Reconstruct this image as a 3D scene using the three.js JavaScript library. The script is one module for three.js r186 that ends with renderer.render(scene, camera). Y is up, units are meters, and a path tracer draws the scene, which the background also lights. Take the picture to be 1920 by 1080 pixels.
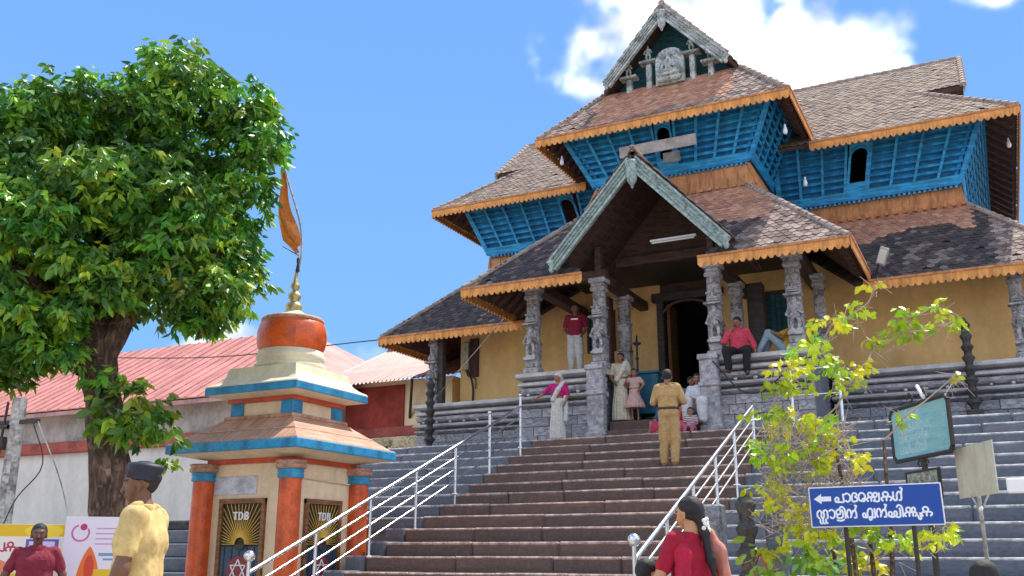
import * as THREE from 'three';
import { mergeGeometries, mergeVertices } from 'three/addons/utils/BufferGeometryUtils.js';
import { ConvexGeometry } from 'three/addons/geometries/ConvexGeometry.js';
import { RoundedBoxGeometry } from 'three/addons/geometries/RoundedBoxGeometry.js';
import { TextGeometry } from 'three/addons/geometries/TextGeometry.js';
import { FontLoader } from 'three/addons/loaders/FontLoader.js';

// ---------------------------------------------------------------- camera, sky, sun, exposure
const scene = new THREE.Scene();
const camera = new THREE.PerspectiveCamera(33.4, 16 / 9, 0.1, 900);
const PITCH = 15.5 * Math.PI / 180, YAW = 26.7 * Math.PI / 180;
camera.position.set(0, 1.25, 0);
camera.lookAt(-Math.sin(YAW) * Math.cos(PITCH), 1.25 + Math.sin(PITCH), -Math.cos(YAW) * Math.cos(PITCH));
const renderer = new THREE.WebGLRenderer({ antialias: true });
renderer.toneMapping = THREE.LinearToneMapping;
renderer.toneMappingExposure = 2.35;
renderer.shadowMap.enabled = true;

function rng(seed) { let a = seed >>> 0; return () => { a = (a + 0x6D2B79F5) | 0; let t = Math.imul(a ^ (a >>> 15), 1 | a); t = (t + Math.imul(t ^ (t >>> 7), 61 | t)) ^ t; return ((t ^ (t >>> 14)) >>> 0) / 4294967296; }; }
const hash3 = (x, y, z) => { let h = Math.imul(x | 0, 374761393) + Math.imul(y | 0, 668265263) + Math.imul(z | 0, 2147483647 - 19) | 0; h = Math.imul(h ^ (h >>> 13), 1274126177); return ((h ^ (h >>> 16)) >>> 0) / 4294967296; };
function noise3(x, y, z, per = 0) {
  const xi = Math.floor(x), yi = Math.floor(y), zi = Math.floor(z), f = (t) => t * t * (3 - 2 * t), u = f(x - xi), v = f(y - yi), w = f(z - zi);
  const W = per ? (i) => ((i % per) + per) % per : (i) => i, h = (a, b, c) => hash3(W(xi + a), W(yi + b), zi + c), L = (a, b, t) => a + (b - a) * t;
  return L(L(L(h(0, 0, 0), h(1, 0, 0), u), L(h(0, 1, 0), h(1, 1, 0), u), v), L(L(h(0, 0, 1), h(1, 0, 1), u), L(h(0, 1, 1), h(1, 1, 1), u), v), w);
}
function fbm(x, y, z, oct = 5, per = 0) { let s = 0, a = 0.5, n = 0; for (let i = 0; i < oct; i++) { s += a * noise3(x, y, z + i * 17, per); n += a; a *= 0.5; x *= 2; y *= 2; z *= 2; if (per) per *= 2; } return s / n; }
const sm = (a, b, x) => { const t = Math.min(1, Math.max(0, (x - a) / (b - a))); return t * t * (3 - 2 * t); };

{ // the sky: blue air, paler to the horizon, with scattered clouds in view and larger unseen ones added for fill light
  const W = 2048, H = 1024, d = new Float32Array(W * H * 4);
  const cl = [ // clouds: direction (x, y, z), angular size across and up (degrees), strength
    [-0.229, 0.479, -0.847, 7.2, 4.6, 1.0], [-0.14, 0.462, -0.875, 4.6, 3.8, 1.0], [0.06, 0.5, -0.86, 3.0, 1.6, 0.8], [-0.07, 0.475, -0.877, 3.0, 1.6, 0.5], [-0.055, 0.44, -0.896, 1.6, 1.2, 0.5],
    [-0.66, 0.20, -0.72, 4.2, 1.7, 0.8], [-0.74, 0.245, -0.63, 4.4, 1.6, 0.7], [-0.86, 0.21, -0.47, 6, 2, 0.7], [-0.58, 0.19, -0.79, 3, 1.2, 0.4]];
  const r = rng(77); for (let i = 0; i < 70; i++) { const az = 0.2 + r() * 4.4, el = 0.12 + r() * 0.85; cl.push([Math.cos(el) * Math.sin(az + 0.35), Math.sin(el), -Math.cos(el) * Math.cos(az + 0.35), 8 + r() * 12, 4 + r() * 7, 0.97]); }  // unseen clouds, added out of frame to brighten the shaded fronts
  for (const c of cl) { const l = Math.hypot(c[0], c[1], c[2]); c[0] /= l; c[1] /= l; c[2] /= l; const g = Math.hypot(c[0], c[2]); c.ex = -c[2] / g; c.ez = c[0] / g; c.ux = -c[1] * c[0] / g; c.uy = g; c.uz = -c[1] * c[2] / g; }
  for (let j = 0; j < H; j++) for (let i = 0; i < W; i++) {
    const th = (i + 0.5) / W * 2 * Math.PI - Math.PI, ph = ((j + 0.5) / H - 0.5) * Math.PI, y = Math.sin(ph), x = Math.cos(ph) * Math.cos(th), z = Math.cos(ph) * Math.sin(th);
    let R, G, B, k = (j * W + i) * 4;
    const t = Math.pow(1 - Math.max(0, y), 2.2);
    R = 0.079 + 0.05 * t; G = 0.181 + 0.09 * t; B = 0.415 + 0.05 * t; { const hz = sm(0.2, 0.0, y) * 0.55; R += (0.50 - R) * hz; G += (0.52 - G) * hz; B += (0.54 - B) * hz; }
    if (y > -0.05) {
      let m = 0, w, w2;
      for (const c of cl) { const q = c[0] * x + c[1] * y + c[2] * z; if (q < 0.85) continue; const a = (c.ex * x + c.ez * z) / Math.sin(c[3] * 0.01745), b = (c.ux * x + c.uy * y + c.uz * z) / Math.sin(c[4] * 0.01745), e = 1 - (a * a + b * b); if (e > -1.4) { w ??= fbm(x * 9 + 5, y * 11, z * 9, 6) - 0.5; w2 ??= fbm(x * 40, y * 46, z * 40, 5) - 0.5; m = Math.max(m, c[5] * sm(-0.05, 1.15, e * 0.8 + w * 3.0 + w2 * 1.5)); } }
      if (m > 0) { const q = fbm(x * 14 + 2, y * 18, z * 14, 5), s = 0.5 + 0.95 * sm(0.32, 0.68, q + 0.25 * (fbm(x * 60, y * 66, z * 60, 3) - 0.5)); R += (0.93 * s - R) * m; G += (0.92 * s - G) * m; B += (0.90 * s - B) * m; }
    } else { R = 0.2; G = 0.22; B = 0.24; }
    d[k] = R; d[k + 1] = G; d[k + 2] = B; d[k + 3] = 1;
  }
  const sky = new THREE.DataTexture(d, W, H, THREE.RGBAFormat, THREE.FloatType);
  sky.mapping = THREE.EquirectangularReflectionMapping; sky.magFilter = THREE.LinearFilter; sky.minFilter = THREE.LinearFilter; sky.needsUpdate = true;
  scene.background = sky; scene.environment = sky;
}
const sun = new THREE.DirectionalLight(new THREE.Color(1, 0.93, 0.82), 2.85);
sun.position.set(-6 + 0.18 * 40, 40, -14 - 0.51 * 40); sun.target.position.set(-6, 0, -14);
sun.castShadow = true; sun.shadow.mapSize.set(4096, 4096);
Object.assign(sun.shadow.camera, { left: -32, right: 32, top: 32, bottom: -32, near: 1, far: 110 });
scene.add(sun, sun.target);

// ---------------------------------------------------------------- textures and materials
function dtex(n, fn, srgb = true) {
  const d = new Uint8Array(n * n * 4);
  for (let j = 0; j < n; j++) for (let i = 0; i < n; i++) { const c = fn(i / n, j / n), k = (j * n + i) * 4; d[k] = Math.max(0, Math.min(255, c[0] * 255)); d[k + 1] = Math.max(0, Math.min(255, c[1] * 255)); d[k + 2] = Math.max(0, Math.min(255, c[2] * 255)); d[k + 3] = 255; }
  const t = new THREE.DataTexture(d, n, n); t.wrapS = t.wrapT = THREE.RepeatWrapping; t.magFilter = THREE.LinearFilter; t.minFilter = THREE.LinearMipmapLinearFilter; t.generateMipmaps = true;
  if (srgb) t.colorSpace = THREE.SRGBColorSpace; t.needsUpdate = true; return t;
}
const rep = (t, s) => { const c = t.clone(); c.repeat.set(1 / s, 1 / s); c.needsUpdate = true; return c; };
const grey = (v) => [v, v, v];
const mixT = (stops, v) => { v = Math.min(0.9999, Math.max(0, v)) * (stops.length - 1); const i = Math.floor(v), f = v - i; return [0, 1, 2].map((k) => stops[i][k] + (stops[i + 1][k] - stops[i][k]) * f); };
// near-white tints that multiply a base colour: worn patches, grain, streaks
const T = {
  granite: dtex(512, (u, v) => { const a = fbm(u * 4, v * 4, 1, 6, 4), b = fbm(u * 64, v * 64, 4, 2, 64), c = fbm(u * 3, v * 18, 41, 4, 18); const g = 0.84 + 0.22 * (a - 0.5) + 0.16 * (b - 0.5) + 0.2 * (c - 0.5); return [g, g * 0.985, g * 0.975]; }),
  blotch: dtex(256, (u, v) => { const a = fbm(u * 4, v * 4, 3, 6, 4), b = fbm(u * 32, v * 32, 9, 3, 32); return grey(0.91 + 0.5 * (a - 0.5) + 0.2 * (b - 0.5)); }),
  stone: dtex(512, (u, v) => { const a = fbm(u * 5, v * 5, 1, 6, 5), b = fbm(u * 40, v * 40, 4, 3, 40), c = sm(0.60, 0.72, fbm(u * 9, v * 9, 21, 5, 9)), e = sm(0.62, 0.74, fbm(u * 13, v * 13, 31, 4, 13)); let g = 0.6 + 0.6 * (a - 0.5) + 0.35 * (b - 0.5); g = g * (1 - 0.2 * e) + 0.16 * c; g *= 1.36; return [g * 1.0, g * 0.985, g * 0.97]; }),
  carved: dtex(512, (u, v) => { const a = fbm(u * 16, v * 16, 51, 4, 16), b = fbm(u * 6, v * 6, 8, 5, 6), c = Math.abs(fbm(u * 24, v * 24, 71, 3, 24) - 0.5) * 3; let g = 0.45 + 0.75 * (a - 0.5) + 0.5 * (b - 0.5) + 0.22 * c; g = Math.max(0.42, 0.5 + g * 0.72); return [g, g * 0.99, g * 1.0]; }),
  plaster: dtex(256, (u, v) => { const a = fbm(u * 3, v * 3, 3, 6, 3), b = fbm(u * 32, v * 32, 9, 3, 32), c = fbm(u * 12, v * 2, 19, 4, 12); return grey(0.94 + 0.16 * (a - 0.5) + 0.07 * (b - 0.5) + 0.12 * (c - 0.5)); }),
  streak: dtex(256, (u, v) => { const a = fbm(u * 24, v * 3, 2, 5, 24), b = fbm(u * 4, v * 4, 6, 5, 4); return grey(0.9 + 0.4 * (a - 0.5) + 0.3 * (b - 0.5)); }),
  wood: dtex(256, (u, v) => { const a = fbm(u * 3, v * 40, 2, 5, 8), b = fbm(u * 8, v * 8, 12, 4, 8); return grey(0.87 + 0.5 * (a - 0.5) + 0.32 * (b - 0.5)); }),
  bark: dtex(256, (u, v) => { const a = Math.abs(fbm(u * 14, v * 4, 2, 5, 14) - 0.5) * 3.2, b = fbm(u * 6, v * 6, 9, 5, 6), c = sm(0.58, 0.66, fbm(u * 10, v * 10, 44, 4, 10)); const g = 0.42 + 0.45 * a + 0.35 * (b - 0.4); return [g + c * 0.2, g * 0.93 + c * 0.2, g * 0.88 + c * 0.19]; }),
  cloth: dtex(256, (u, v) => { const a = fbm(u * 8, v * 8, 2, 4, 8), b = noise3(u * 128, v * 128, 3, 128); return grey(0.86 + 0.2 * (a - 0.5) + 0.12 * (b - 0.5)); }),
};
const L = (r, g, b) => new THREE.Color().setRGB(r, g, b);
function M(col, o = {}) {
  const { tex, s = 1, bump, ...rest } = o, m = new THREE.MeshPhysicalMaterial({ color: L(...col), roughness: 0.85, ...rest });
  if (tex) { m.map = rep(T[tex], s); if (bump) { m.bumpMap = m.map; m.bumpScale = bump; } }
  return m;
}
const mat = {
  ground: M([0.50, 0.435, 0.36], { tex: 'stone', s: 5, roughness: 0.95 }),
  stepBrown: [0, 1, 2, 3].map((i) => M([[0.215, 0.145, 0.122], [0.185, 0.128, 0.11], [0.235, 0.155, 0.128], [0.195, 0.138, 0.12]][i], { tex: 'granite', s: 1.3 + 0.3 * i, bump: 0.006, roughness: 0.9 })),
  stepGrey: [0, 1, 2].map((i) => M([[0.215, 0.24, 0.29], [0.185, 0.215, 0.27], [0.25, 0.27, 0.315]][i], { tex: 'granite', s: 1.2 + 0.35 * i, bump: 0.006, roughness: 0.88 })),
  carved: [0, 1, 2].map((i) => M([[0.44, 0.44, 0.46], [0.385, 0.39, 0.41], [0.49, 0.485, 0.495]][i], { tex: 'carved', s: 0.9 + 0.25 * i, bump: 0.012, roughness: 0.9 })),
  ledge: M([0.78, 0.77, 0.77], { tex: 'granite', s: 1.1, bump: 0.003, roughness: 0.85 }),
  column: M([0.48, 0.475, 0.50], { tex: 'stone', s: 0.6, bump: 0.006, roughness: 0.85 }),
  plainColumn: M([0.48, 0.475, 0.50], { tex: 'stone', s: 0.9, bump: 0.004 }),
  darkStone: M([0.075, 0.07, 0.066], { tex: 'stone', s: 0.5, bump: 0.006, roughness: 0.7 }),
  yellow: M([0.92, 0.585, 0.235], { tex: 'plaster', s: 3.1, roughness: 0.9 }),
  orangeBoard: M([0.62, 0.27, 0.11], { tex: 'streak', s: 1.2, roughness: 0.8 }),
  valance: M([0.86, 0.37, 0.10], { tex: 'streak', s: 0.9, roughness: 0.75 }),
  blue: [0, 1, 2].map((i) => M([[0.012, 0.315, 0.68], [0.008, 0.27, 0.62], [0.02, 0.38, 0.76]][i], { tex: 'wood', s: 0.8 + 0.2 * i, roughness: 0.6 })),
  blueDark: M([0.01, 0.26, 0.58], { tex: 'wood', s: 1.1, roughness: 0.7 }),
  mint: M([0.38, 0.49, 0.45], { tex: 'carved', s: 0.6, bump: 0.006, roughness: 0.75 }),
  teal: M([0.03, 0.16, 0.2], { tex: 'wood', s: 0.9, roughness: 0.75 }),
  paleCarved: M([0.54, 0.61, 0.61], { tex: 'stone', s: 0.5, bump: 0.006, roughness: 0.8 }),
  darkWood: M([0.11, 0.06, 0.046], { tex: 'wood', s: 0.9, roughness: 0.75 }),
  rafter: M([0.15, 0.078, 0.058], { tex: 'wood', s: 0.7, roughness: 0.75 }),
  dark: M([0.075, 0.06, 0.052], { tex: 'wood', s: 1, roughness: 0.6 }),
  steel: M([0.72, 0.72, 0.73], { metalness: 0.9, roughness: 0.27 }),
  iron: M([0.05, 0.042, 0.04], { roughness: 0.6, metalness: 0.3 }),
  cream: M([0.92, 0.73, 0.48], { tex: 'plaster', s: 1.7, roughness: 0.85 }),
  creamRoof: M([0.80, 0.71, 0.50], { tex: 'plaster', s: 1.3, roughness: 0.8 }),
  shrineBrown: M([0.60, 0.33, 0.215], { tex: 'streak', s: 0.9, roughness: 0.75 }),
  shrineBlue: M([0.03, 0.30, 0.55], { tex: 'blotch', s: 0.8, roughness: 0.5 }),
  shrineOrange: M([0.74, 0.115, 0.02], { tex: 'blotch', s: 0.9, roughness: 0.38 }),
  shrineRed: M([0.60, 0.09, 0.03], { tex: 'blotch', s: 0.9, roughness: 0.5 }),
  brass: M([0.62, 0.50, 0.22], { metalness: 0.55, roughness: 0.42, tex: 'blotch', s: 0.3 }),
  gold: M([0.72, 0.46, 0.09], { metalness: 0.5, roughness: 0.4 }),
  doorWood: M([0.30, 0.13, 0.045], { tex: 'wood', s: 0.6, roughness: 0.6 }),
  white: M([0.78, 0.78, 0.77], { tex: 'blotch', s: 2, roughness: 0.8 }),
  plainWhite: M([0.82, 0.82, 0.82], { roughness: 0.6 }),
  wallWhite: M([0.70, 0.67, 0.62], { tex: 'plaster', s: 5, roughness: 0.9 }),
  redBand: M([0.42, 0.10, 0.075], { tex: 'blotch', s: 2, roughness: 0.85 }),
  pinkRoof: M([0.66, 0.27, 0.225], { tex: 'streak', s: 3, roughness: 0.6 }),
  paleRoof: M([0.50, 0.26, 0.225], { tex: 'streak', s: 2.4, roughness: 0.55 }),
  concrete: M([0.52, 0.51, 0.48], { tex: 'stone', s: 1.2, roughness: 0.9 }),
  bark: M([0.30, 0.215, 0.17], { tex: 'bark', s: 0.9, bump: 0.03, roughness: 0.95 }),
  twig: M([0.33, 0.24, 0.19], { tex: 'bark', s: 0.3, roughness: 0.9 }),
  skin: M([0.32, 0.155, 0.085], { vertexColors: true, roughness: 0.55 }),
};
mat.skin.color.setRGB(1, 1, 1);

// ---------------------------------------------------------------- helpers
const B0 = new THREE.Vector3();           // base of the thing being built: parts are modelled in world metres and moved to it
const used = {};
function numbered(n) { const k = used[n] = (used[n] ?? -1) + 1; return k ? n + '_' + String(k).padStart(3, '0') : n; }
function thing(name, label, category, x = 0, y = 0, z = 0, group) { const g = new THREE.Group(); g.name = numbered(name); g.position.set(x, y, z); g.userData = { label, category }; if (group) g.userData.group = group; scene.add(g); B0.set(x, y, z); return g; }
function tag(o, label, category, group) { o.name = numbered(o.name); o.userData.label = label; o.userData.category = category; if (group) o.userData.group = group; scene.add(o); return o; }
function structure(o) { o.name = numbered(o.name); o.userData.kind = 'structure'; scene.add(o); return o; }
function uvBox(g) { // metres, along the dominant axis of every face
  g = g.index ? g.toNonIndexed() : g; const p = g.attributes.position, n = p.count, uv = new Float32Array(n * 2);
  for (let i = 0; i < n; i += 3) {
    const ax = p.getX(i + 1) - p.getX(i), ay = p.getY(i + 1) - p.getY(i), az = p.getZ(i + 1) - p.getZ(i), bx = p.getX(i + 2) - p.getX(i), by = p.getY(i + 2) - p.getY(i), bz = p.getZ(i + 2) - p.getZ(i);
    const nx = Math.abs(ay * bz - az * by), ny = Math.abs(az * bx - ax * bz), nz = Math.abs(ax * by - ay * bx);
    for (let k = i; k < i + 3; k++) { const X = p.getX(k), Y = p.getY(k), Z = p.getZ(k); if (nx >= ny && nx >= nz) { uv[k * 2] = Z; uv[k * 2 + 1] = Y; } else if (ny >= nz) { uv[k * 2] = X; uv[k * 2 + 1] = Z; } else { uv[k * 2] = X; uv[k * 2 + 1] = Y; } }
  }
  g.setAttribute('uv', new THREE.BufferAttribute(uv, 2)); return g;
}
function clean(g) { const o = new THREE.BufferGeometry(); g = g.index ? g.toNonIndexed() : g; o.setAttribute('position', g.attributes.position); if (!g.attributes.normal) g.computeVertexNormals(); o.setAttribute('normal', g.attributes.normal); return o; }
const join = (list) => mergeGeometries(list.map(clean));
// a mesh from one geometry or a list of them, in world metres
function part(name, geo, m, parent, uv = true) { let g = Array.isArray(geo) ? join(geo) : geo; if (uv) g = uvBox(clean(g)); g.translate(-B0.x, -B0.y, -B0.z); const o = new THREE.Mesh(g, m); o.name = name; o.castShadow = o.receiveShadow = true; parent?.add(o); return o; }
function sub(name, parent) { const g = new THREE.Group(); g.name = name; parent.add(g); return g; }
function inst(name, geo, m, parent, x, y, z, sx = 1, sy = 1, sz = 1, q) { const o = new THREE.Mesh(geo, m); o.name = name; o.position.set(x - B0.x, y - B0.y, z - B0.z); o.scale.set(sx, sy, sz); if (q) o.quaternion.copy(q); o.castShadow = o.receiveShadow = true; parent.add(o); return o; }
const box = (x0, x1, y0, y1, z0, z1) => { const g = new THREE.BoxGeometry(Math.abs(x1 - x0), Math.abs(y1 - y0), Math.abs(z1 - z0)); g.translate((x0 + x1) / 2, (y0 + y1) / 2, (z0 + z1) / 2); return g; };
function cbox(x0, x1, y0, y1, z0, z1, c = 0.015) { // chamfered box
  const pts = []; for (const [X, sx] of [[x0, 1], [x1, -1]]) for (const [Y, sy] of [[y0, 1], [y1, -1]]) for (const [Z, sz] of [[z0, 1], [z1, -1]]) pts.push(new THREE.Vector3(X + c * sx, Y, Z + c * sz), new THREE.Vector3(X, Y + c * sy, Z + c * sz), new THREE.Vector3(X + c * sx, Y + c * sy, Z));
  return new ConvexGeometry(pts);
}
const v3 = (x, y, z) => new THREE.Vector3(x, y, z);
function rod(a, b, ra, rb = ra, seg = 10) { const d = b.clone().sub(a), g = new THREE.CylinderGeometry(rb, ra, d.length(), seg); g.applyQuaternion(new THREE.Quaternion().setFromUnitVectors(v3(0, 1, 0), d.clone().normalize())); g.translate((a.x + b.x) / 2, (a.y + b.y) / 2, (a.z + b.z) / 2); return g; }
function beam(a, b, w, h, up = v3(0, 1, 0)) { const d = b.clone().sub(a), l = d.length(), x = d.normalize(), z = new THREE.Vector3().crossVectors(x, up).normalize(), y = new THREE.Vector3().crossVectors(z, x), g = new THREE.BoxGeometry(l, h, w); g.applyMatrix4(new THREE.Matrix4().makeBasis(x, y, z)); g.translate((a.x + b.x) / 2, (a.y + b.y) / 2, (a.z + b.z) / 2); return g; }
const ball = (x, y, z, r, sy = 1, n = 14) => { const g = new THREE.SphereGeometry(r, n, Math.max(8, n * 0.7 | 0)); g.scale(1, sy, 1); g.translate(x, y, z); return g; };
function lathe(pts, x, y, z, seg = 20) { const g = new THREE.LatheGeometry(pts.map(([r, h]) => new THREE.Vector2(r, h)), seg); g.translate(x, y, z); return g; }
function tube(pts, r, seg = 24, rad = 6) { return new THREE.TubeGeometry(new THREE.CatmullRomCurve3(pts.map((p) => v3(...p))), seg, r, rad); }
// profile [[out, y], ...] swept along x between x0 and x1; "out" is measured towards +z from z
function mould(profile, x0, x1, z, back = 0.3) { const s = new THREE.Shape(); s.moveTo(-back, profile[0][1]); for (const [o, y] of profile) s.lineTo(o, y); s.lineTo(-back, profile[profile.length - 1][1]); const g = new THREE.ExtrudeGeometry(s, { depth: x1 - x0, bevelEnabled: false }); g.applyMatrix4(new THREE.Matrix4().makeBasis(v3(0, 0, 1), v3(0, 1, 0), v3(-1, 0, 0))); g.translate(x1, 0, z); return g; }
// smooth union of tapered capsules, meshed with surface nets
function sdfMesh(bones, h, k = 0.03, o = {}) {
  const mn = [1e9, 1e9, 1e9], mx = [-1e9, -1e9, -1e9];
  for (const b of bones) { const r = Math.max(b.ra, b.rb); for (let i = 0; i < 3; i++) { mn[i] = Math.min(mn[i], b.a[i] - r, b.b[i] - r); mx[i] = Math.max(mx[i], b.a[i] + r, b.b[i] + r); } b.d = [b.b[0] - b.a[0], b.b[1] - b.a[1], b.b[2] - b.a[2]]; b.l = b.d[0] ** 2 + b.d[1] ** 2 + b.d[2] ** 2 || 1e-9; }
  const pad = k + 2 * h + (o.pad || 0); for (let i = 0; i < 3; i++) { mn[i] -= pad; mx[i] += pad; }
  const n = [0, 1, 2].map((i) => Math.ceil((mx[i] - mn[i]) / h) + 2), nx = n[0], ny = n[1], nz = n[2], f = new Float32Array(nx * ny * nz).fill(1);
  const one = (b, x, y, z) => { const px = x - b.a[0], py = y - b.a[1], pz = z - b.a[2]; let t = (px * b.d[0] + py * b.d[1] + pz * b.d[2]) / b.l; t = t < 0 ? 0 : t > 1 ? 1 : t; const fz = b.fz || 1, dx = px - t * b.d[0], dy = py - t * b.d[1], dz = (pz - t * b.d[2]) * fz; return (Math.sqrt(dx * dx + dy * dy + dz * dz) - (b.ra + (b.rb - b.ra) * t)) / (fz > 1 ? Math.sqrt(fz) : 1); };
  // bones are evaluated only near themselves
  for (const b of bones) {
    const r = Math.max(b.ra, b.rb) + k * 2 + 3 * h, lo = [], hi = []; for (let i = 0; i < 3; i++) { lo[i] = Math.max(0, Math.floor((Math.min(b.a[i], b.b[i]) - r - mn[i]) / h)); hi[i] = Math.min(n[i] - 1, Math.ceil((Math.max(b.a[i], b.b[i]) + r - mn[i]) / h)); }
    for (let z = lo[2]; z <= hi[2]; z++) for (let y = lo[1]; y <= hi[1]; y++) for (let x = lo[0]; x <= hi[0]; x++) { const q = (z * ny + y) * nx + x, d = one(b, mn[0] + x * h, mn[1] + y * h, mn[2] + z * h), c = f[q]; if (d > 0.9) continue; const w = Math.max(0, k - Math.abs(c - d)) / k; f[q] = Math.min(c, d) - w * w * k * 0.25; }
  }
  if (o.disp) for (let z = 0, q = 0; z < nz; z++) for (let y = 0; y < ny; y++) for (let x = 0; x < nx; x++, q++) if (Math.abs(f[q]) < 0.12) f[q] += o.disp(mn[0] + x * h, mn[1] + y * h, mn[2] + z * h);
  if (o.cut) for (let z = 0, q = 0; z < nz; z++) for (let y = 0; y < ny; y++) for (let x = 0; x < nx; x++, q++) f[q] = Math.max(f[q], o.cut(mn[0] + x * h, mn[1] + y * h, mn[2] + z * h));
  const id = new Int32Array(nx * ny * nz).fill(-1), P = [], I = [], cs = [0, 1, nx, nx + 1, nx * ny, nx * ny + 1, nx * ny + nx, nx * ny + nx + 1], ed = [[0, 1], [2, 3], [4, 5], [6, 7], [0, 2], [1, 3], [4, 6], [5, 7], [0, 4], [1, 5], [2, 6], [3, 7]];
  for (let z = 0; z < nz - 1; z++) for (let y = 0; y < ny - 1; y++) for (let x = 0; x < nx - 1; x++) {
    const q = (z * ny + y) * nx + x; let m = 0; for (let i = 0; i < 8; i++) if (f[q + cs[i]] < 0) m |= 1 << i; if (m === 0 || m === 255) continue;
    let sx = 0, sy = 0, sz = 0, c = 0; for (const [a, b] of ed) { const fa = f[q + cs[a]], fb = f[q + cs[b]]; if ((fa < 0) === (fb < 0)) continue; const t = fa / (fa - fb); sx += (a & 1) + ((b & 1) - (a & 1)) * t; sy += ((a >> 1) & 1) + (((b >> 1) & 1) - ((a >> 1) & 1)) * t; sz += ((a >> 2) & 1) + (((b >> 2) & 1) - ((a >> 2) & 1)) * t; c++; }
    id[q] = P.length / 3; P.push(mn[0] + (x + sx / c) * h, mn[1] + (y + sy / c) * h, mn[2] + (z + sz / c) * h);
  }
  const quad = (a, b, c, d, fl) => { if (a < 0 || b < 0 || c < 0 || d < 0) return; if (fl) I.push(a, c, b, a, d, c); else I.push(a, b, c, a, c, d); };
  for (let z = 1; z < nz - 1; z++) for (let y = 1; y < ny - 1; y++) for (let x = 1; x < nx - 1; x++) {
    const q = (z * ny + y) * nx + x, s = f[q] < 0;
    if (s !== f[q + 1] < 0) quad(id[q - nx - nx * ny], id[q - nx * ny], id[q], id[q - nx], !s);
    if (s !== f[q + nx] < 0) quad(id[q - 1 - nx * ny], id[q - 1], id[q], id[q - nx * ny], !s);
    if (s !== f[q + nx * ny] < 0) quad(id[q - 1 - nx], id[q - nx], id[q], id[q - 1], !s);
  }
  const g = new THREE.BufferGeometry(); g.setAttribute('position', new THREE.BufferAttribute(new Float32Array(P), 3)); g.setIndex(I); g.computeVertexNormals();
  if (o.color) { const c = new Float32Array(P.length); for (let i = 0; i < P.length; i += 3) { const v = o.color(P[i], P[i + 1], P[i + 2]); c[i] = v[0]; c[i + 1] = v[1]; c[i + 2] = v[2]; } g.setAttribute('color', new THREE.BufferAttribute(c, 3)); }
  return g;
}
// ---------------------------------------------------------------- the setting: ground, terrace, stairs
B0.set(0, 0, 0);
structure(part('ground', new THREE.PlaneGeometry(900, 900, 1, 1).rotateX(-Math.PI / 2), mat.ground));
const STEP = 0.2217, TREAD = 0.5542, TOPY = 3.65, EDGE = -19.05;   // landing height and its front edge
structure(part('terrace', [box(-14.1, 7.5, -0.2, TOPY - 0.006, EDGE - 0.5, -36), box(-9.3, 7.5, -0.2, 1.3, -14.2, -36)], mat.stepGrey[1]));
const stepGeo = uvBox(clean(cbox(-0.5, 0.5, -STEP - 0.03, 0, -0.66, 0, 0.026)));   // front top edge at the origin
const nosingGeo = uvBox(clean(cbox(-0.5, 0.5, -0.04, 0.003, -0.05, 0.008, 0.012)));   // worn front edge of a step, its sunlit line put into the colour
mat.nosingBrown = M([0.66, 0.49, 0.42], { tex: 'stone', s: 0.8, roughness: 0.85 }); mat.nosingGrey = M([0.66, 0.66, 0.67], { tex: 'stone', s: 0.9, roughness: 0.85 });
function flight(name, label, x0, x1, k0, k1, mats, len, seed, left) {
  const t = thing(name, label, 'stairs', (x0 + x1) / 2, 0, EDGE); const r = rng(seed);
  for (let k = k0; k <= k1; k++) {
    let x = x0 - (left && k > 8 ? 0 : 0); const y = TOPY - STEP * k, z = EDGE + TREAD * k;
    while (x < x1 - 0.05) {
      let l = len * (0.6 + 0.8 * r()); if (x1 - (x + l) < 0.5) l = x1 - x;
      const q = new THREE.Quaternion().setFromEuler(new THREE.Euler(0, (r() - 0.5) * 0.008, (r() - 0.5) * 0.004));
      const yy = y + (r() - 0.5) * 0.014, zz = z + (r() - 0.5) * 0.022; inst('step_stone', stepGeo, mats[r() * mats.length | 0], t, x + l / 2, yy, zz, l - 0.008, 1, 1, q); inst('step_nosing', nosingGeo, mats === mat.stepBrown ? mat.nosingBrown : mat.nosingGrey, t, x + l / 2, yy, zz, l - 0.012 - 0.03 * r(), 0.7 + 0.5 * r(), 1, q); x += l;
    }
    if (k) part('stair_core', box(x0 + 0.02, x1 - 0.02, -0.1, y - 0.05, z - 0.6, z - 0.08), mats[0], t);
  }
  return t;
}
flight('stone_stairs', 'broad brown stone stairs between two steel handrails up to the temple porch', -9.1, -3.85, 0, 16, mat.stepBrown, 1.7, 11);
flight('stone_steps', 'blue-grey stone steps behind the yellow-leaved shrub, beside the brown stairs', -3.85, 7.4, 0, 16, mat.stepGrey, 2.2, 12);
flight('stone_steps', 'blue-grey stone steps behind the orange shrine, left of the brown stairs', -13.9, -9.1, 0, 8, mat.stepGrey, 1.5, 13);
{ // the stepped cheek that runs down beside the lower brown steps
  const t = thing('stair_cheek', 'narrow stepped grey stone kerb beside the lower brown stairs, below the handrail', 'kerb', -9.3, 0, -13); const r = rng(5);
  for (let k = 9; k <= 16; k++) inst('kerb_stone', stepGeo, mat.stepGrey[k % 3], t, -9.285, TOPY - STEP * k + 0.02, EDGE + TREAD * k + 0.03, 0.35, 1, 1);
  for (let k = 9; k <= 16; k++) part('kerb_core', box(-9.45, -9.11, -0.1, TOPY - STEP * k - 0.1, EDGE + TREAD * k - 0.6, EDGE + TREAD * k - 0.03), mat.stepGrey[0], t);
}

// ---------------------------------------------------------------- the temple
const CX = -6.57, X = (u) => CX + u;
const temple = thing('temple', 'large timber temple with tiled gabled roofs, blue louvred galleries and yellow walls', 'temple', CX, 0, -23);
const camP = v3(0, 1.25, 0);
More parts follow.
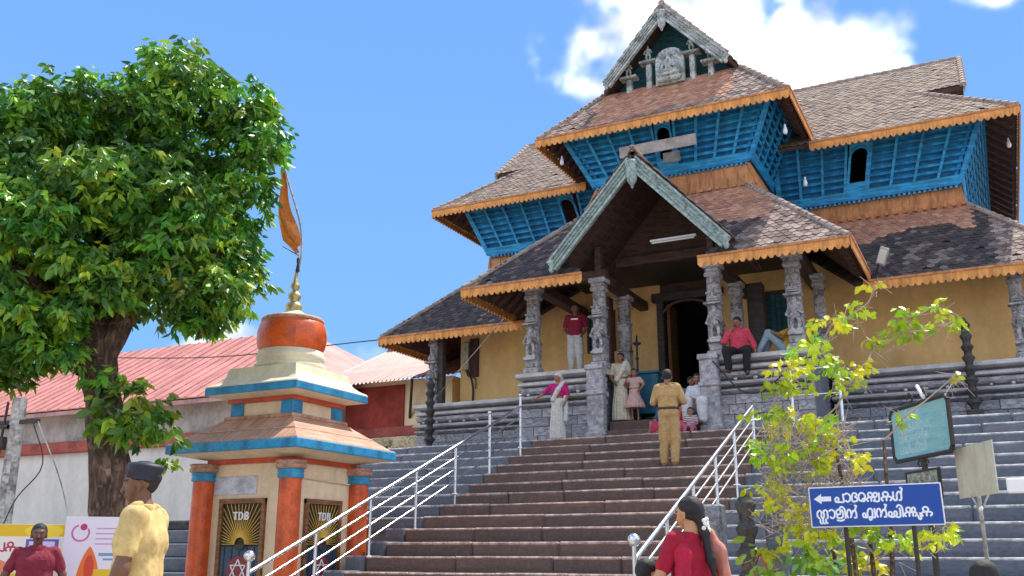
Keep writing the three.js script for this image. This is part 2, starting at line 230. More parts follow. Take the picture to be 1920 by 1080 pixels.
// tiles: pointed flat clay tiles; the nearest 300 are meshes of their own, the rest instances
const tileGeo = (() => { const s = new THREE.Shape(); s.moveTo(-0.082, 0.12); s.lineTo(-0.082, -0.045); s.lineTo(0, -0.115); s.lineTo(0.082, -0.045); s.lineTo(0.082, 0.12); const g = new THREE.ExtrudeGeometry(s, { depth: 0.02, bevelEnabled: false }); return uvBox(clean(g)); })();
const tileMat = M([1, 1, 1], { tex: 'blotch', s: 0.5, roughness: 0.92 });
const allTiles = [];
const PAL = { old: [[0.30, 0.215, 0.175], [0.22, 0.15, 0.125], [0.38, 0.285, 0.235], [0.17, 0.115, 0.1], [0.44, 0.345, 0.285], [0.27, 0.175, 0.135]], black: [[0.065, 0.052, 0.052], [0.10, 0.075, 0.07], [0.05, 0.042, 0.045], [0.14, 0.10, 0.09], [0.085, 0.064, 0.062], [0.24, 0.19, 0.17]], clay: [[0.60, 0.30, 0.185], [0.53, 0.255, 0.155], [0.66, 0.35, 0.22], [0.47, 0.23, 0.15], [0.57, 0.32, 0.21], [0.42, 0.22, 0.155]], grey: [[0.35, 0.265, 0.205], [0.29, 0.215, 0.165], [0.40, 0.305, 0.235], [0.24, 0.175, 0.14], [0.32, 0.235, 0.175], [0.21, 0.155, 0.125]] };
function inside(p, a, b) { let c = false; for (let i = 0, j = p.length - 1; i < p.length; j = i++) if ((p[i][1] > b) !== (p[j][1] > b) && a < (p[j][0] - p[i][0]) * (b - p[i][1]) / (p[j][1] - p[i][1]) + p[i][0]) c = !c; return c; }
function roofPanel(parent, pts, kind, tiles = true, thick = 0.09, seed = 1) {
  pts = pts.map(([u, y, z]) => v3(X(u), y, z));
  let n = new THREE.Vector3().crossVectors(pts[1].clone().sub(pts[0]), pts[2].clone().sub(pts[0])).normalize(); if (n.y < 0) n.negate();
  const up = v3(0, 1, 0).addScaledVector(n, -n.y).normalize(), e = new THREE.Vector3().crossVectors(up, n).normalize(), o = pts[0];
  const poly = pts.map((p) => { const d = p.clone().sub(o); return [d.dot(e), d.dot(up)]; });
  const s = new THREE.Shape(poly.map(([a, b]) => new THREE.Vector2(a, b))), g = new THREE.ExtrudeGeometry(s, { depth: thick, bevelEnabled: false });
  g.translate(0, 0, -thick); g.applyMatrix4(new THREE.Matrix4().makeBasis(e, up, n)); g.translate(o.x, o.y, o.z);
  const panel = part('roof_boarding', g, mat.darkWood, parent);
  if (!tiles) return panel;
  const r = rng(seed), bs = poly.map((p) => p[1]), as = poly.map((p) => p[0]), b0 = Math.min(...bs), b1 = Math.max(...bs), a0 = Math.min(...as), a1 = Math.max(...as);
  const tilt = new THREE.Matrix4().makeRotationX(-0.085), basis = new THREE.Matrix4().makeBasis(e, up, n).multiply(tilt);
  let row = 0; for (let b = b0 + 0.07; b < b1 - 0.02; b += 0.135, row++) for (let a = a0 + (row % 2 ? 0.085 : 0); a < a1; a += 0.17) {
    if (!inside(poly, a, b) || r() < 0.004) continue;
    const p = o.clone().addScaledVector(e, a).addScaledVector(up, b + (r() - 0.5) * 0.012).addScaledVector(n, 0.012 + r() * 0.012);
    const m = basis.clone().multiply(new THREE.Matrix4().makeRotationZ((r() - 0.5) * 0.10)).multiply(new THREE.Matrix4().makeRotationX((r() - 0.5) * 0.05)); m.setPosition(p.x - B0.x, p.y - B0.y, p.z - B0.z);
    const k = PAL[kind(p.x - CX, p.y, p.z, noise3(p.x * 2.2, p.y * 2.2, p.z * 2.2), r())]; const c = k[Math.min(5, r() * (0.35 + 0.65 * fbm(p.x * 0.9, p.y * 0.9, p.z * 0.9, 3)) * 7.6 | 0)], j = 0.88 + r() * 0.24;
    allTiles.push({ parent, m, c: [c[0] * j, c[1] * j, c[2] * j], d: p.distanceTo(camP) + (n.z > 0.3 || n.x > 0.3 ? 0 : 100), o: p });
  }
  return panel;
}
function flushTiles() {
  allTiles.sort((a, b) => a.d - b.d); const near = allTiles.slice(0, 290), rest = allTiles.slice(290), mats = {};
  for (const t of near) { const key = t.c.map((v) => Math.round(v * 30)).join(); mats[key] ??= (() => { const m = tileMat.clone(); m.color.setRGB(...t.c); return m; })(); const o = new THREE.Mesh(tileGeo, mats[key]); o.name = 'roof_tile'; o.applyMatrix4(t.m); o.castShadow = o.receiveShadow = true; t.parent.add(o); }
  const by = new Map(); for (const t of rest) { if (!by.has(t.parent)) by.set(t.parent, []); by.get(t.parent).push(t); }
  for (const [p, l] of by) { const im = new THREE.InstancedMesh(tileGeo, tileMat, l.length); im.name = 'roof_tiles'; im.userData.kind = 'stuff'; l.forEach((t, i) => { im.setMatrixAt(i, t.m); im.setColorAt(i, L(...t.c)); }); im.castShadow = im.receiveShadow = true; p.add(im); }
}
function valance(parent, a, b, h = 0.2, name = 'valance_board') { // scalloped board hanging from an eave between two points
  const A = v3(X(a[0]), a[1], a[2]), Bq = v3(X(b[0]), b[1], b[2]), d = Bq.clone().sub(A), l = d.length(), n = Math.max(3, Math.round(l / 0.15)), w = l / n, s = new THREE.Shape();
  s.moveTo(0, 0.06); s.lineTo(0, -h * 0.62); for (let i = 0; i < n; i++) s.quadraticCurveTo(w * (i + 0.5), -h * 1.36, w * (i + 1), -h * 0.62); s.lineTo(l, 0.06);
  const g = new THREE.ExtrudeGeometry(s, { depth: 0.03, bevelEnabled: false, curveSegments: 3 }), x = d.normalize(), z = new THREE.Vector3().crossVectors(x, v3(0, 1, 0)).normalize(), y = new THREE.Vector3().crossVectors(z, x);
  g.applyMatrix4(new THREE.Matrix4().makeBasis(x, y, z)); g.translate(A.x, A.y, A.z);
  const o = part(name, g, mat.valance, parent);
  part('eave_strip', beam(A.clone().addScaledVector(z, 0.035).setY(A.y + 0.045), Bq.clone().addScaledVector(z, 0.035).setY(Bq.y + 0.045), 0.03, 0.05), mat.orangeBoard, parent); return o;
}
function hipCaps(parent, a, b, name = 'ridge_tiles') { // half-round clay caps along a hip or a ridge
  const A = v3(X(a[0]), a[1], a[2]), Bq = v3(X(b[0]), b[1], b[2]), d = Bq.clone().sub(A), l = d.length(), n = Math.round(l / 0.26), list = []; d.normalize();
  for (let i = 0; i < n; i++) { const p = A.clone().addScaledVector(d, l * (i / n)), q = A.clone().addScaledVector(d, l * ((i + 1.12) / n)); p.y += 0.03; q.y += 0.015; list.push(rod(p, q, 0.085, 0.07, 8)); }
  const m = M([0.40, 0.315, 0.265], { tex: 'blotch', s: 0.6, roughness: 0.95 }); const o = part(name, list, m, parent); o.userData.kind = 'stuff'; return o;
}
function rafters(parent, list, w = 0.07, h = 0.1) { for (const [a, b] of list) part('rafter', beam(v3(X(a[0]), a[1], a[2]), v3(X(b[0]), b[1], b[2]), w, h), mat.rafter, parent); }
const under = (y0, y1, z0, z1) => (u, y, z) => y > y0 && y < y1 && z < z0;

// lower roof of the wings
const lowerRoof = sub('lower_roof', temple);
const wingKind = (u, y, z, n) => (Math.abs(u) > 2.4 && y + (n - 0.5) * 0.5 > 8.42 + 0.05 * u && u > 0 && Math.abs(u) < 6.7 ? 'clay' : u > 7.0 ? 'old' : 'black');  // eave shadow painted in: black tiles up to its edge, paler ones beyond
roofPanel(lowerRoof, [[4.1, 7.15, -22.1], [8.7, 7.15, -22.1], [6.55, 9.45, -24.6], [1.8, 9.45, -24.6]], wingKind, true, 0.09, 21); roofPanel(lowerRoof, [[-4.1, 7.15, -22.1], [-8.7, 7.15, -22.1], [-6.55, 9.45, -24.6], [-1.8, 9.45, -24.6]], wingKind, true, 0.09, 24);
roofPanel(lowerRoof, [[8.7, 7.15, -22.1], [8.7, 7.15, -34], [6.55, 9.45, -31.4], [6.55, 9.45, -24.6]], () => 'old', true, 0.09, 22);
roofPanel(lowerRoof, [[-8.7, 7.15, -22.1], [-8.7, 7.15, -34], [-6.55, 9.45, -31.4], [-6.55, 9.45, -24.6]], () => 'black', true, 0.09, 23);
hipCaps(lowerRoof, [-8.7, 7.15, -22.1], [-6.55, 9.45, -24.6]); hipCaps(lowerRoof, [8.7, 7.15, -22.1], [6.55, 9.45, -24.6]);
valance(lowerRoof, [-8.72, 7.1, -22.06], [-4.0, 7.1, -22.06]); valance(lowerRoof, [4.3, 7.1, -22.06], [8.72, 7.1, -22.06]);
valance(lowerRoof, [8.74, 7.1, -22.06], [8.74, 7.1, -34]); valance(lowerRoof, [-8.74, 7.1, -34], [-8.74, 7.1, -22.06]);
rafters(lowerRoof, Array.from({ length: 8 }, (_, i) => { const u = -8.3 + i * 0.55, q = Math.min(1, (8.7 + u) / 1.5); return [[u, 7.02, -22.2], [u, 7.02 + 1.25 * q, -22.2 - 1.36 * q]]; }));
rafters(lowerRoof, Array.from({ length: 8 }, (_, i) => { const u = 4.6 + i * 0.5, q = Math.min(1, (8.7 - u) / 1.5); return [[u, 7.02, -22.2], [u, 7.02 + 1.25 * q, -22.2 - 1.36 * q]]; }));

// porch roof: hips to both sides, a gable in the middle
const porchRoof = sub('porch_roof', temple);
const porchKind = (u, y, z, n) => (u > 0 ? (y + (n - 0.5) * 0.35 > 8.45 && u < 2.75 ? 'clay' : u - (y - 7.3) * 0.35 > 2.05 ? 'old' : 'black') : 'black');  // cast shadow of the tower eave put into the tile colours, black against old
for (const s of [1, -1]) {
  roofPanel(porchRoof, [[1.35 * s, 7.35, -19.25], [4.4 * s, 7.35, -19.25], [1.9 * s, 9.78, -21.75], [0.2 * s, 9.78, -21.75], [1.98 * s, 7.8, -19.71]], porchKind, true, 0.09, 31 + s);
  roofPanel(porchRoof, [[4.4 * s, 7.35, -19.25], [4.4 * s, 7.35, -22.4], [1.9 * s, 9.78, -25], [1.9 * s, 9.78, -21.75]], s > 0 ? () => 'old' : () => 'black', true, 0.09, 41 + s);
  hipCaps(porchRoof, [4.4 * s, 7.35, -19.25], [1.9 * s, 9.78, -21.75]);
  valance(porchRoof, s > 0 ? [1.33, 7.3, -19.21] : [-4.42, 7.3, -19.21], s > 0 ? [4.42, 7.3, -19.21] : [-1.33, 7.3, -19.21]);
  valance(porchRoof, s > 0 ? [4.43, 7.3, -19.21] : [-4.43, 7.3, -22.4], s > 0 ? [4.43, 7.3, -22.4] : [-4.43, 7.3, -19.21], 0.2);
  roofPanel(porchRoof, [[0, 10.02, -19.1], [0, 10.02, -22.0], [2.05 * s, 7.72, -22.0], [2.05 * s, 7.72, -19.1]], (u) => (u > 0 ? 'old' : 'old'), true, 0.09, 51 + s);
  rafters(porchRoof, Array.from({ length: 7 }, (_, i) => { const z = -19.55 - i * 0.42, q = Math.min(1, (-19.25 - z) / 1.7); return [[4.28 * s, 7.25, z], [(4.28 - 1.6 * q) * s, 7.25 + 1.55 * q, z]]; }));
}
hipCaps(porchRoof, [0, 10.03, -19.05], [0, 10.03, -21.9]);
function bargeboards(parent, yTop, yLow, half, z, h, m, trim) {
  for (const s of [1, -1]) {
    const a = v3(X(0), yTop - h * 0.85, z), b = v3(X(half * s), yLow - h * 0.62, z); const sl = b.clone().sub(a).normalize();
    part('bargeboard', beam(a.clone().addScaledVector(sl, -0.02), b, 0.07, h), m, parent);
    const nrm = v3(-sl.y * s, sl.x * s, 0).multiplyScalar(sl.x * s > 0 ? 1 : -1); if (nrm.y < 0) nrm.negate();
    for (const [o, w] of [[0.42, 0.16], [-0.42, 0.18], [0.1, 0.06], [-0.14, 0.06]]) part('bargeboard_moulding', beam(a.clone().addScaledVector(nrm, h * o).setZ(z + 0.045 + w * 0.05), b.clone().addScaledVector(nrm, h * o).setZ(z + 0.045 + w * 0.05), 0.05, h * w), trim, parent);
    const st = part('bargeboard_studs', Array.from({ length: 22 }, (_, i) => { const p = a.clone().lerp(b, (i + 0.5) / 22).addScaledVector(nrm, h * 0.22); return ball(p.x, p.y, z + 0.04, h * 0.07, 1, 8); }), trim, parent); st.userData.kind = 'stuff';
    part('bargeboard_foot', [lathe([[0, -0.22], [0.05, -0.2], [0.09, -0.1], [0.06, -0.03], [0.11, 0.05], [0.08, 0.16], [0, 0.18]].map(([r, y]) => [r * h * 2.6, y * h * 2.6]), b.x, b.y + 0.02, z + 0.02, 10)], trim, parent);
  }
  part('gable_pendant', [lathe([[0, -0.62], [0.03, -0.6], [0.05, -0.52], [0.12, -0.42], [0.15, -0.2], [0.13, -0.02], [0.17, 0.03], [0.15, 0.1], [0.05, 0.16], [0, 0.18]].map(([r, y]) => [r * h * 3, y * h * 3]), X(0), yTop - h * 1.2, z + 0.06, 12)], trim, parent);
}
bargeboards(porchRoof, 9.98, 7.72, 2.0, -19.06, 0.3, mat.mint, mat.mint);

// central tower roof
const towerRoof = sub('tower_roof', temple);
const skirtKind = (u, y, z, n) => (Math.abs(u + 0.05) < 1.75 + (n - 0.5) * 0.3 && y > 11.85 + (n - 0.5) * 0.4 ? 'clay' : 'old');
roofPanel(towerRoof, [[-3.2, 11.65, -20.95], [3.2, 11.65, -20.95], [1.85, 13.19, -22.3], [-1.85, 13.19, -22.3]], skirtKind, true, 0.09, 61);
for (const s of [1, -1]) {
  roofPanel(towerRoof, [[3.2 * s, 11.65, -20.95], [1.85 * s, 13.19, -22.3], [1.62 * s, 13.45, -21.9], [0, 15.3, -21.9], [0, 15.3, -28.2], [3.2 * s, 11.65, -23.95]], s > 0 ? () => 'grey' : () => 'old', true, 0.09, 62 + s);
  hipCaps(towerRoof, [3.2 * s, 11.65, -20.95], [1.85 * s, 13.19, -22.3]);
  valance(towerRoof, s > 0 ? [3.23, 11.6, -20.91] : [-3.23, 11.6, -23.9], s > 0 ? [3.23, 11.6, -23.9] : [-3.23, 11.6, -20.91]);
  rafters(towerRoof, Array.from({ length: 8 }, (_, i) => { const z = -21.15 - i * 0.36, q = Math.min(1, (-20.95 - z) / 0.9); return [[3.12 * s, 11.53, z], [(3.12 - 0.8 * q) * s, 11.53 + 0.91 * q, z]]; }));
  hipCaps(towerRoof, [1.62 * s, 13.45, -21.93], [0, 15.3, -21.93], 'verge_tiles');
}
hipCaps(towerRoof, [0, 15.3, -21.85], [0, 15.3, -28.2]);
valance(towerRoof, [-3.23, 11.6, -20.91], [3.23, 11.6, -20.91]);
rafters(towerRoof, Array.from({ length: 9 }, (_, i) => { const u = -2.88 + i * 0.72, q = Math.min(1, (3.2 - Math.abs(u)) / 0.8); return [[u, 11.53, -21.02], [u, 11.53 + 0.66 * q, -21.02 - 0.58 * q]]; }));
bargeboards(towerRoof, 15.28, 13.45, 1.6, -21.86, 0.27, mat.paleCarved, mat.paleCarved);
part('gable_shade_panel', (() => { const g = new THREE.ExtrudeGeometry(new THREE.Shape([new THREE.Vector2(-2.0, 8.15), new THREE.Vector2(2.0, 8.15), new THREE.Vector2(1.5, 8.25), new THREE.Vector2(0, 9.9), new THREE.Vector2(-1.5, 8.25)]), { depth: 0.05, bevelEnabled: false }); g.translate(X(0), 0, -21.58); return g; })(), mat.darkWood, porchRoof);  // dark panel added so the open gable looks shaded inside
part('gable_panel', (() => { const s = new THREE.Shape([new THREE.Vector2(-1.75, 12.9), new THREE.Vector2(1.75, 12.9), new THREE.Vector2(1.72, 13.2), new THREE.Vector2(0, 15.15), new THREE.Vector2(-1.72, 13.2)]), g = new THREE.ExtrudeGeometry(s, { depth: 0.08, bevelEnabled: false }); g.translate(X(0), 0, -22.72); return g; })(), mat.teal, towerRoof);
part('gable_sill', [cbox(X(-1.7), X(1.7), 13.12, 13.26, -22.6, -22.34)], mat.doorWood, towerRoof);

function blobFigure(x, y, z, s, seated) { // a small carved figure: smooth lumps joined
  const b = (a, c, ra, rb) => ({ a: a.map((v, i) => v * s + [x, y, z][i]), b: c.map((v, i) => v * s + [x, y, z][i]), ra: ra * s, rb: rb * s });
  const l = [b([0, 0.84, 0], [0, 0.9, 0], 0.075, 0.07), b([0, 0.97, 0], [0, 1.04, 0], 0.055, 0.02), b([0, 0.5, 0], [0, 0.68, 0.02], 0.1, 0.13), b([-0.14, 0.7, 0], [0.14, 0.7, 0], 0.06, 0.06), b([-0.16, 0.68, 0], [-0.24, 0.48, 0.06], 0.05, 0.04), b([0.16, 0.68, 0], [0.24, 0.48, 0.06], 0.05, 0.04), b([-0.24, 0.48, 0.06], [-0.14, 0.4, 0.12], 0.04, 0.04), b([0.24, 0.48, 0.06], [0.12, 0.58, 0.12], 0.04, 0.04)];
  if (seated) l.push(b([-0.08, 0.4, 0], [-0.3, 0.32, 0.1], 0.1, 0.07), b([0.08, 0.4, 0], [0.3, 0.32, 0.1], 0.1, 0.07), b([-0.3, 0.3, 0.1], [0.1, 0.26, 0.14], 0.06, 0.05), b([0.3, 0.3, 0.1], [-0.1, 0.26, 0.14], 0.06, 0.05), b([-0.3, 0.17, 0], [0.3, 0.17, 0], 0.09, 0.09));
  else l.push(b([-0.07, 0.46, 0], [-0.1, 0.24, 0.05], 0.085, 0.06), b([0.07, 0.46, 0], [0.13, 0.24, 0.03], 0.085, 0.06), b([-0.1, 0.24, 0.05], [-0.09, 0.03, 0], 0.06, 0.05), b([0.13, 0.24, 0.03], [0.09, 0.03, 0], 0.06, 0.05), b([-0.16, 0.0, 0], [0.16, 0.0, 0], 0.05, 0.05));
  return sdfMesh(l, 0.028 * s * 1.1, 0.03 * s);
}
for (const [u, y, h, seat] of [[-1.08, 13.15, 0.32, 0], [-0.52, 13.15, 0.66, 0], [0.66, 13.15, 0.66, 0], [1.14, 13.15, 0.3, 0]]) {
  part('gable_post', [cbox(X(u - 0.075), X(u + 0.075), y - 0.12, y + h, -22.3, -22.14, 0.02)], mat.paleCarved, towerRoof);
  part('bracket', [cbox(X(u - 0.24), X(u + 0.24), y + h, y + h + 0.07, -22.34, -22.04, 0.02)], mat.paleCarved, towerRoof);
  part('carved_figure', blobFigure(X(u), y + h + 0.08, -22.16, 0.44, false), mat.paleCarved, towerRoof);
}
{ const s = new THREE.Shape(); s.moveTo(-0.36, 0); s.lineTo(0.36, 0); s.lineTo(0.36, 0.62); s.quadraticCurveTo(0.34, 0.96, 0, 0.98); s.quadraticCurveTo(-0.34, 0.96, -0.36, 0.62); const g = new THREE.ExtrudeGeometry(s, { depth: 0.08, bevelEnabled: true, bevelSize: 0.03, bevelThickness: 0.03, bevelSegments: 2, curveSegments: 10 }); g.translate(X(0.08), 13.08, -22.16);
  const pl = part('carved_plaque', g, mat.paleCarved, towerRoof); pl.userData.label = 'pale arched plaque with a carved seated figure in the upper gable';
  part('plaque_relief', [blobFigure(X(0.08), 13.02, -21.99, 0.86, true), tube([[X(-0.2), 13.2, -22.05], [X(-0.19), 13.6, -22.05], [X(0.08), 13.9, -22.05], [X(0.35), 13.6, -22.05], [X(0.36), 13.2, -22.05]], 0.025, 24, 6)], mat.paleCarved, towerRoof); }

// upper roof of the wings: hipped below, with gablets at both ends
const wingRoof = sub('upper_wing_roof', temple);
const ek = 11.3, ez = -23.5;
roofPanel(wingRoof, [[-7.9, ek, ez], [7.9, ek, ez], [5.75, 13.06, -25.65], [6.9, 13.06, -25.65], [6.9, 15.0, -28.02], [-6.9, 15.0, -28.02], [-6.9, 13.06, -25.65], [-5.75, 13.06, -25.65]], () => 'grey', true, 0.1, 71);
roofPanel(wingRoof, [[-7.9, ek, -32.54], [7.9, ek, -32.54], [5.75, 13.06, -30.39], [6.9, 13.06, -30.39], [6.9, 15.0, -28.02], [-6.9, 15.0, -28.02], [-6.9, 13.06, -30.39], [-5.75, 13.06, -30.39]], () => 'grey', false);
for (const s of [1, -1]) {
  roofPanel(wingRoof, [[7.9 * s, ek, ez], [7.9 * s, ek, -32.54], [5.75 * s, 13.06, -30.39], [5.75 * s, 13.06, -25.65]], () => 'grey', true, 0.1, 72 + s);
  hipCaps(wingRoof, [7.9 * s, ek, ez], [5.75 * s, 13.06, -25.65]); hipCaps(wingRoof, [6.88 * s, 13.06, -25.65], [6.88 * s, 15.0, -28.02], 'verge_tiles');
  part('gablet_wall', (() => { const g = new THREE.ExtrudeGeometry(new THREE.Shape([new THREE.Vector2(25.7, 12.7), new THREE.Vector2(30.3, 12.7), new THREE.Vector2(30.3, 13.0), new THREE.Vector2(28.02, 14.88), new THREE.Vector2(25.7, 13.0)]), { depth: 0.08, bevelEnabled: false }); g.applyMatrix4(new THREE.Matrix4().makeBasis(v3(0, 0, -1), v3(0, 1, 0), v3(1, 0, 0))); g.translate(X(5.9 * s), 0, 0); return g; })(), mat.blueDark, wingRoof);
  for (let i = 0; i < 6; i++) part('gablet_louvre', box(X(6.0 * s), X(6.06 * s), 13.12 + i * 0.25, 13.24 + i * 0.25, -28.02 - (1.9 - i * 0.33), -28.02 + (1.9 - i * 0.33)), mat.blue[1], wingRoof);
  valance(wingRoof, s > 0 ? [7.93, ek - 0.05, ez + 0.04] : [-7.93, ek - 0.05, -32.5], s > 0 ? [7.93, ek - 0.05, -32.5] : [-7.93, ek - 0.05, ez + 0.04]);
  rafters(wingRoof, Array.from({ length: 14 }, (_, i) => [[7.8 * s, ek - 0.1, ez - 0.9 - i * 0.58], [7.05 * s, ek + 0.5, ez - 0.9 - i * 0.58]]));
  part('bargeboard', [beam(v3(X(6.9 * s), 12.95, -25.62), v3(X(6.9 * s), 14.9, -28.02), 0.05, 0.16)], mat.mint, wingRoof);
}
hipCaps(wingRoof, [-6.9, 15.0, -28.02], [6.9, 15.0, -28.02]);
valance(wingRoof, [-7.93, ek - 0.05, ez + 0.04], [-2.9, ek - 0.05, ez + 0.04]); valance(wingRoof, [3.2, ek - 0.05, ez + 0.04], [7.93, ek - 0.05, ez + 0.04]);
rafters(wingRoof, Array.from({ length: 9 }, (_, i) => [[-7.1 + i * 0.52, ek - 0.1, ez - 0.06], [-7.1 + i * 0.52, ek + 0.35, ez - 0.6]]));
rafters(wingRoof, Array.from({ length: 9 }, (_, i) => [[3.3 + i * 0.47, ek - 0.1, ez - 0.06], [3.3 + i * 0.47, ek + 0.35, ez - 0.6]]));
flushTiles();

// galleries: leaning blue timber panels with louvre slats between posts
const slatGeo = uvBox(clean(cbox(-0.5, 0.5, -0.042, 0.042, -0.02, 0.02, 0.008)));
const slatSpare = [];
function gallery(name, p, nb, opts = {}) { // p: bottom-left, bottom-right, top-right, top-left in [u, y, z]
  const q = p.map(([u, y, z]) => v3(X(u), y, z)), g = sub(name, temple), r = rng(nb * 7 + q[0].x * 10 | 0);
  const at = (s, t) => q[0].clone().lerp(q[1], s).lerp(q[3].clone().lerp(q[2], s), t);
  const ex = q[1].clone().sub(q[0]).normalize(), eu = at(0.5, 1).sub(at(0.5, 0)).normalize(), en = new THREE.Vector3().crossVectors(ex, eu).normalize();
  const bas = new THREE.Matrix4().makeBasis(ex, new THREE.Vector3().crossVectors(en, ex), en);
  const spans = opts.window === undefined ? [[0, 1]] : [[0, opts.window / nb], [(opts.window + 1) / nb, 1]]; for (const [s0, s1] of spans) {
  const back = new THREE.BufferGeometry(), P = [at(s0, 0), at(s1, 0), at(s1, 1), at(s0, 1)].map((v) => v.addScaledVector(en, -0.1)), Pb = P.map((v) => v.clone().addScaledVector(en, -0.08));
  const vs = []; const quad = (a, b, c, d) => vs.push(a, b, c, a, c, d); quad(P[0], P[1], P[2], P[3]); quad(Pb[1], Pb[0], Pb[3], Pb[2]); quad(Pb[0], Pb[1], P[1], P[0]); quad(P[3], P[2], Pb[2], Pb[3]); quad(Pb[0], P[0], P[3], Pb[3]); quad(P[1], Pb[1], Pb[2], P[2]);
  back.setAttribute('position', new THREE.BufferAttribute(new Float32Array(vs.flatMap((v) => [v.x, v.y, v.z])), 3)); back.computeVertexNormals();
  part('louvre_backing', back, mat.blueDark, g); }
  const qs = new THREE.Quaternion().setFromRotationMatrix(bas).multiply(new THREE.Quaternion().setFromEuler(new THREE.Euler(-0.55, 0, 0)));
  const rows = 8;
  for (let i = 0; i < nb; i++) {
    const win = opts.window === i;
    if (win) continue;
    for (let k = 0; k < rows; k++) { const t = 0.16 + 0.80 * (k + 0.5) / rows, a = at((i + 0.06) / nb, t), b = at((i + 0.94) / nb, t), c = a.clone().add(b).multiplyScalar(0.5); inst('louvre_slat', slatGeo, mat.blue[r() * 3 | 0], g, c.x, c.y, c.z, a.distanceTo(b), 0.92 + r() * 0.16, 1, qs); }
  }
  for (let i = 0; i <= nb; i++) part('gallery_post', beam(at(i / nb, 0), at(i / nb, 1), 0.07, i === 0 || i === nb ? 0.13 : 0.065, ex), mat.blue[2], g);
  part('gallery_rail', beam(at(0, 0.065).addScaledVector(en, 0.01), at(1, 0.065).addScaledVector(en, 0.01), 0.07, 0.19, eu), mat.blue[2], g);
  part('gallery_rail', beam(at(0, 0.0).addScaledVector(en, 0.03), at(1, 0.0).addScaledVector(en, 0.03), 0.1, 0.06, eu), mat.blue[0], g);
  part('gallery_rail', beam(at(0, 0.98).addScaledVector(en, 0.012), at(1, 0.98).addScaledVector(en, 0.012), 0.06, 0.09, eu), mat.blue[1], g);
  if (!opts.plain) { const nd = Math.round(q[0].distanceTo(q[1]) / 0.12); const de = part('dentils', Array.from({ length: nd }, (_, i) => { const c = at((i + 0.5) / nd, -0.04).addScaledVector(en, 0.05); return box(c.x - 0.03, c.x + 0.03, c.y - 0.035, c.y + 0.03, c.z - 0.03, c.z + 0.03); }), mat.blue[2], g); de.userData.kind = 'stuff'; }
  if (opts.window !== undefined) { // an arched opening with a dark room behind it
    const w = q[0].distanceTo(q[1]) / nb * 0.94, h = at(0.5, 0).distanceTo(at(0.5, 1)), s = new THREE.Shape([new THREE.Vector2(-w / 2, 0.1 * h), new THREE.Vector2(w / 2, 0.1 * h), new THREE.Vector2(w / 2, h * 0.97), new THREE.Vector2(-w / 2, h * 0.97)]), hole = new THREE.Path();
    const hw = w * 0.38; hole.moveTo(-hw, h * 0.24); hole.lineTo(hw, h * 0.24); hole.lineTo(hw, h * 0.62); hole.absarc(0, h * 0.62, hw, 0, Math.PI, false); s.holes.push(hole);
    const fr = new THREE.ExtrudeGeometry(s, { depth: 0.06, bevelEnabled: false, curveSegments: 10 }), m4 = new THREE.Matrix4().makeBasis(ex, eu, en), o = at((opts.window + 0.5) / nb, 0).addScaledVector(en, -0.01); m4.setPosition(o); fr.applyMatrix4(m4); part('window_surround', fr, mat.blue[2], g);
   
    const arch = []; for (let i = 0; i <= 10; i++) { const a = Math.PI * i / 10; arch.push(v3(Math.cos(a) * (hw + 0.03), h * 0.62 + Math.sin(a) * (hw + 0.03), 0.07).applyMatrix4(m4)); } part('window_arch', tube(arch.map((v) => [v.x, v.y, v.z]), 0.028, 20, 6), mat.blue[0], g);
  }
  return g;
}
gallery('tower_gallery', [[-2.02, 10.48, -21.9], [2.02, 10.48, -21.9], [2.78, 11.98, -21.3], [-2.78, 11.98, -21.3]], 9, { window: 4 });
gallery('tower_gallery', [[2.02, 10.48, -21.9], [2.02, 10.48, -24.4], [2.78, 11.98, -24.4], [2.78, 11.98, -21.3]], 5, { plain: true });
gallery('tower_gallery', [[-2.02, 10.48, -24.4], [-2.02, 10.48, -21.9], [-2.78, 11.98, -21.3], [-2.78, 11.98, -24.4]], 2, { plain: true });
gallery('wing_gallery', [[2.2, 9.97, -24.45], [6.5, 9.97, -24.45], [7.2, 11.62, -23.95], [2.2, 11.62, -23.95]], 8, { window: 3 });
gallery('wing_gallery', [[-6.5, 9.97, -24.45], [-2.2, 9.97, -24.45], [-2.2, 11.62, -23.95], [-7.2, 11.62, -23.95]], 8, { window: 5 });
gallery('wing_gallery', [[6.5, 9.97, -24.45], [6.5, 9.97, -31.6], [7.2, 11.62, -32.1], [7.2, 11.62, -23.95]], 9, { plain: true });
part('gallery_floor', [box(X(-6.45), X(6.45), 9.82, 9.92, -24.55, -31.5), box(X(-1.95), X(1.95), 10.34, 10.44, -22.0, -24.5)], mat.darkWood, temple); part('gallery_inner_wall', [box(X(-6.4), X(6.4), 9.92, 14.0, -28.4, -28.6), box(X(-6.4), X(6.4), 9.92, 11.9, -31.4, -31.6)], mat.darkWood, temple);
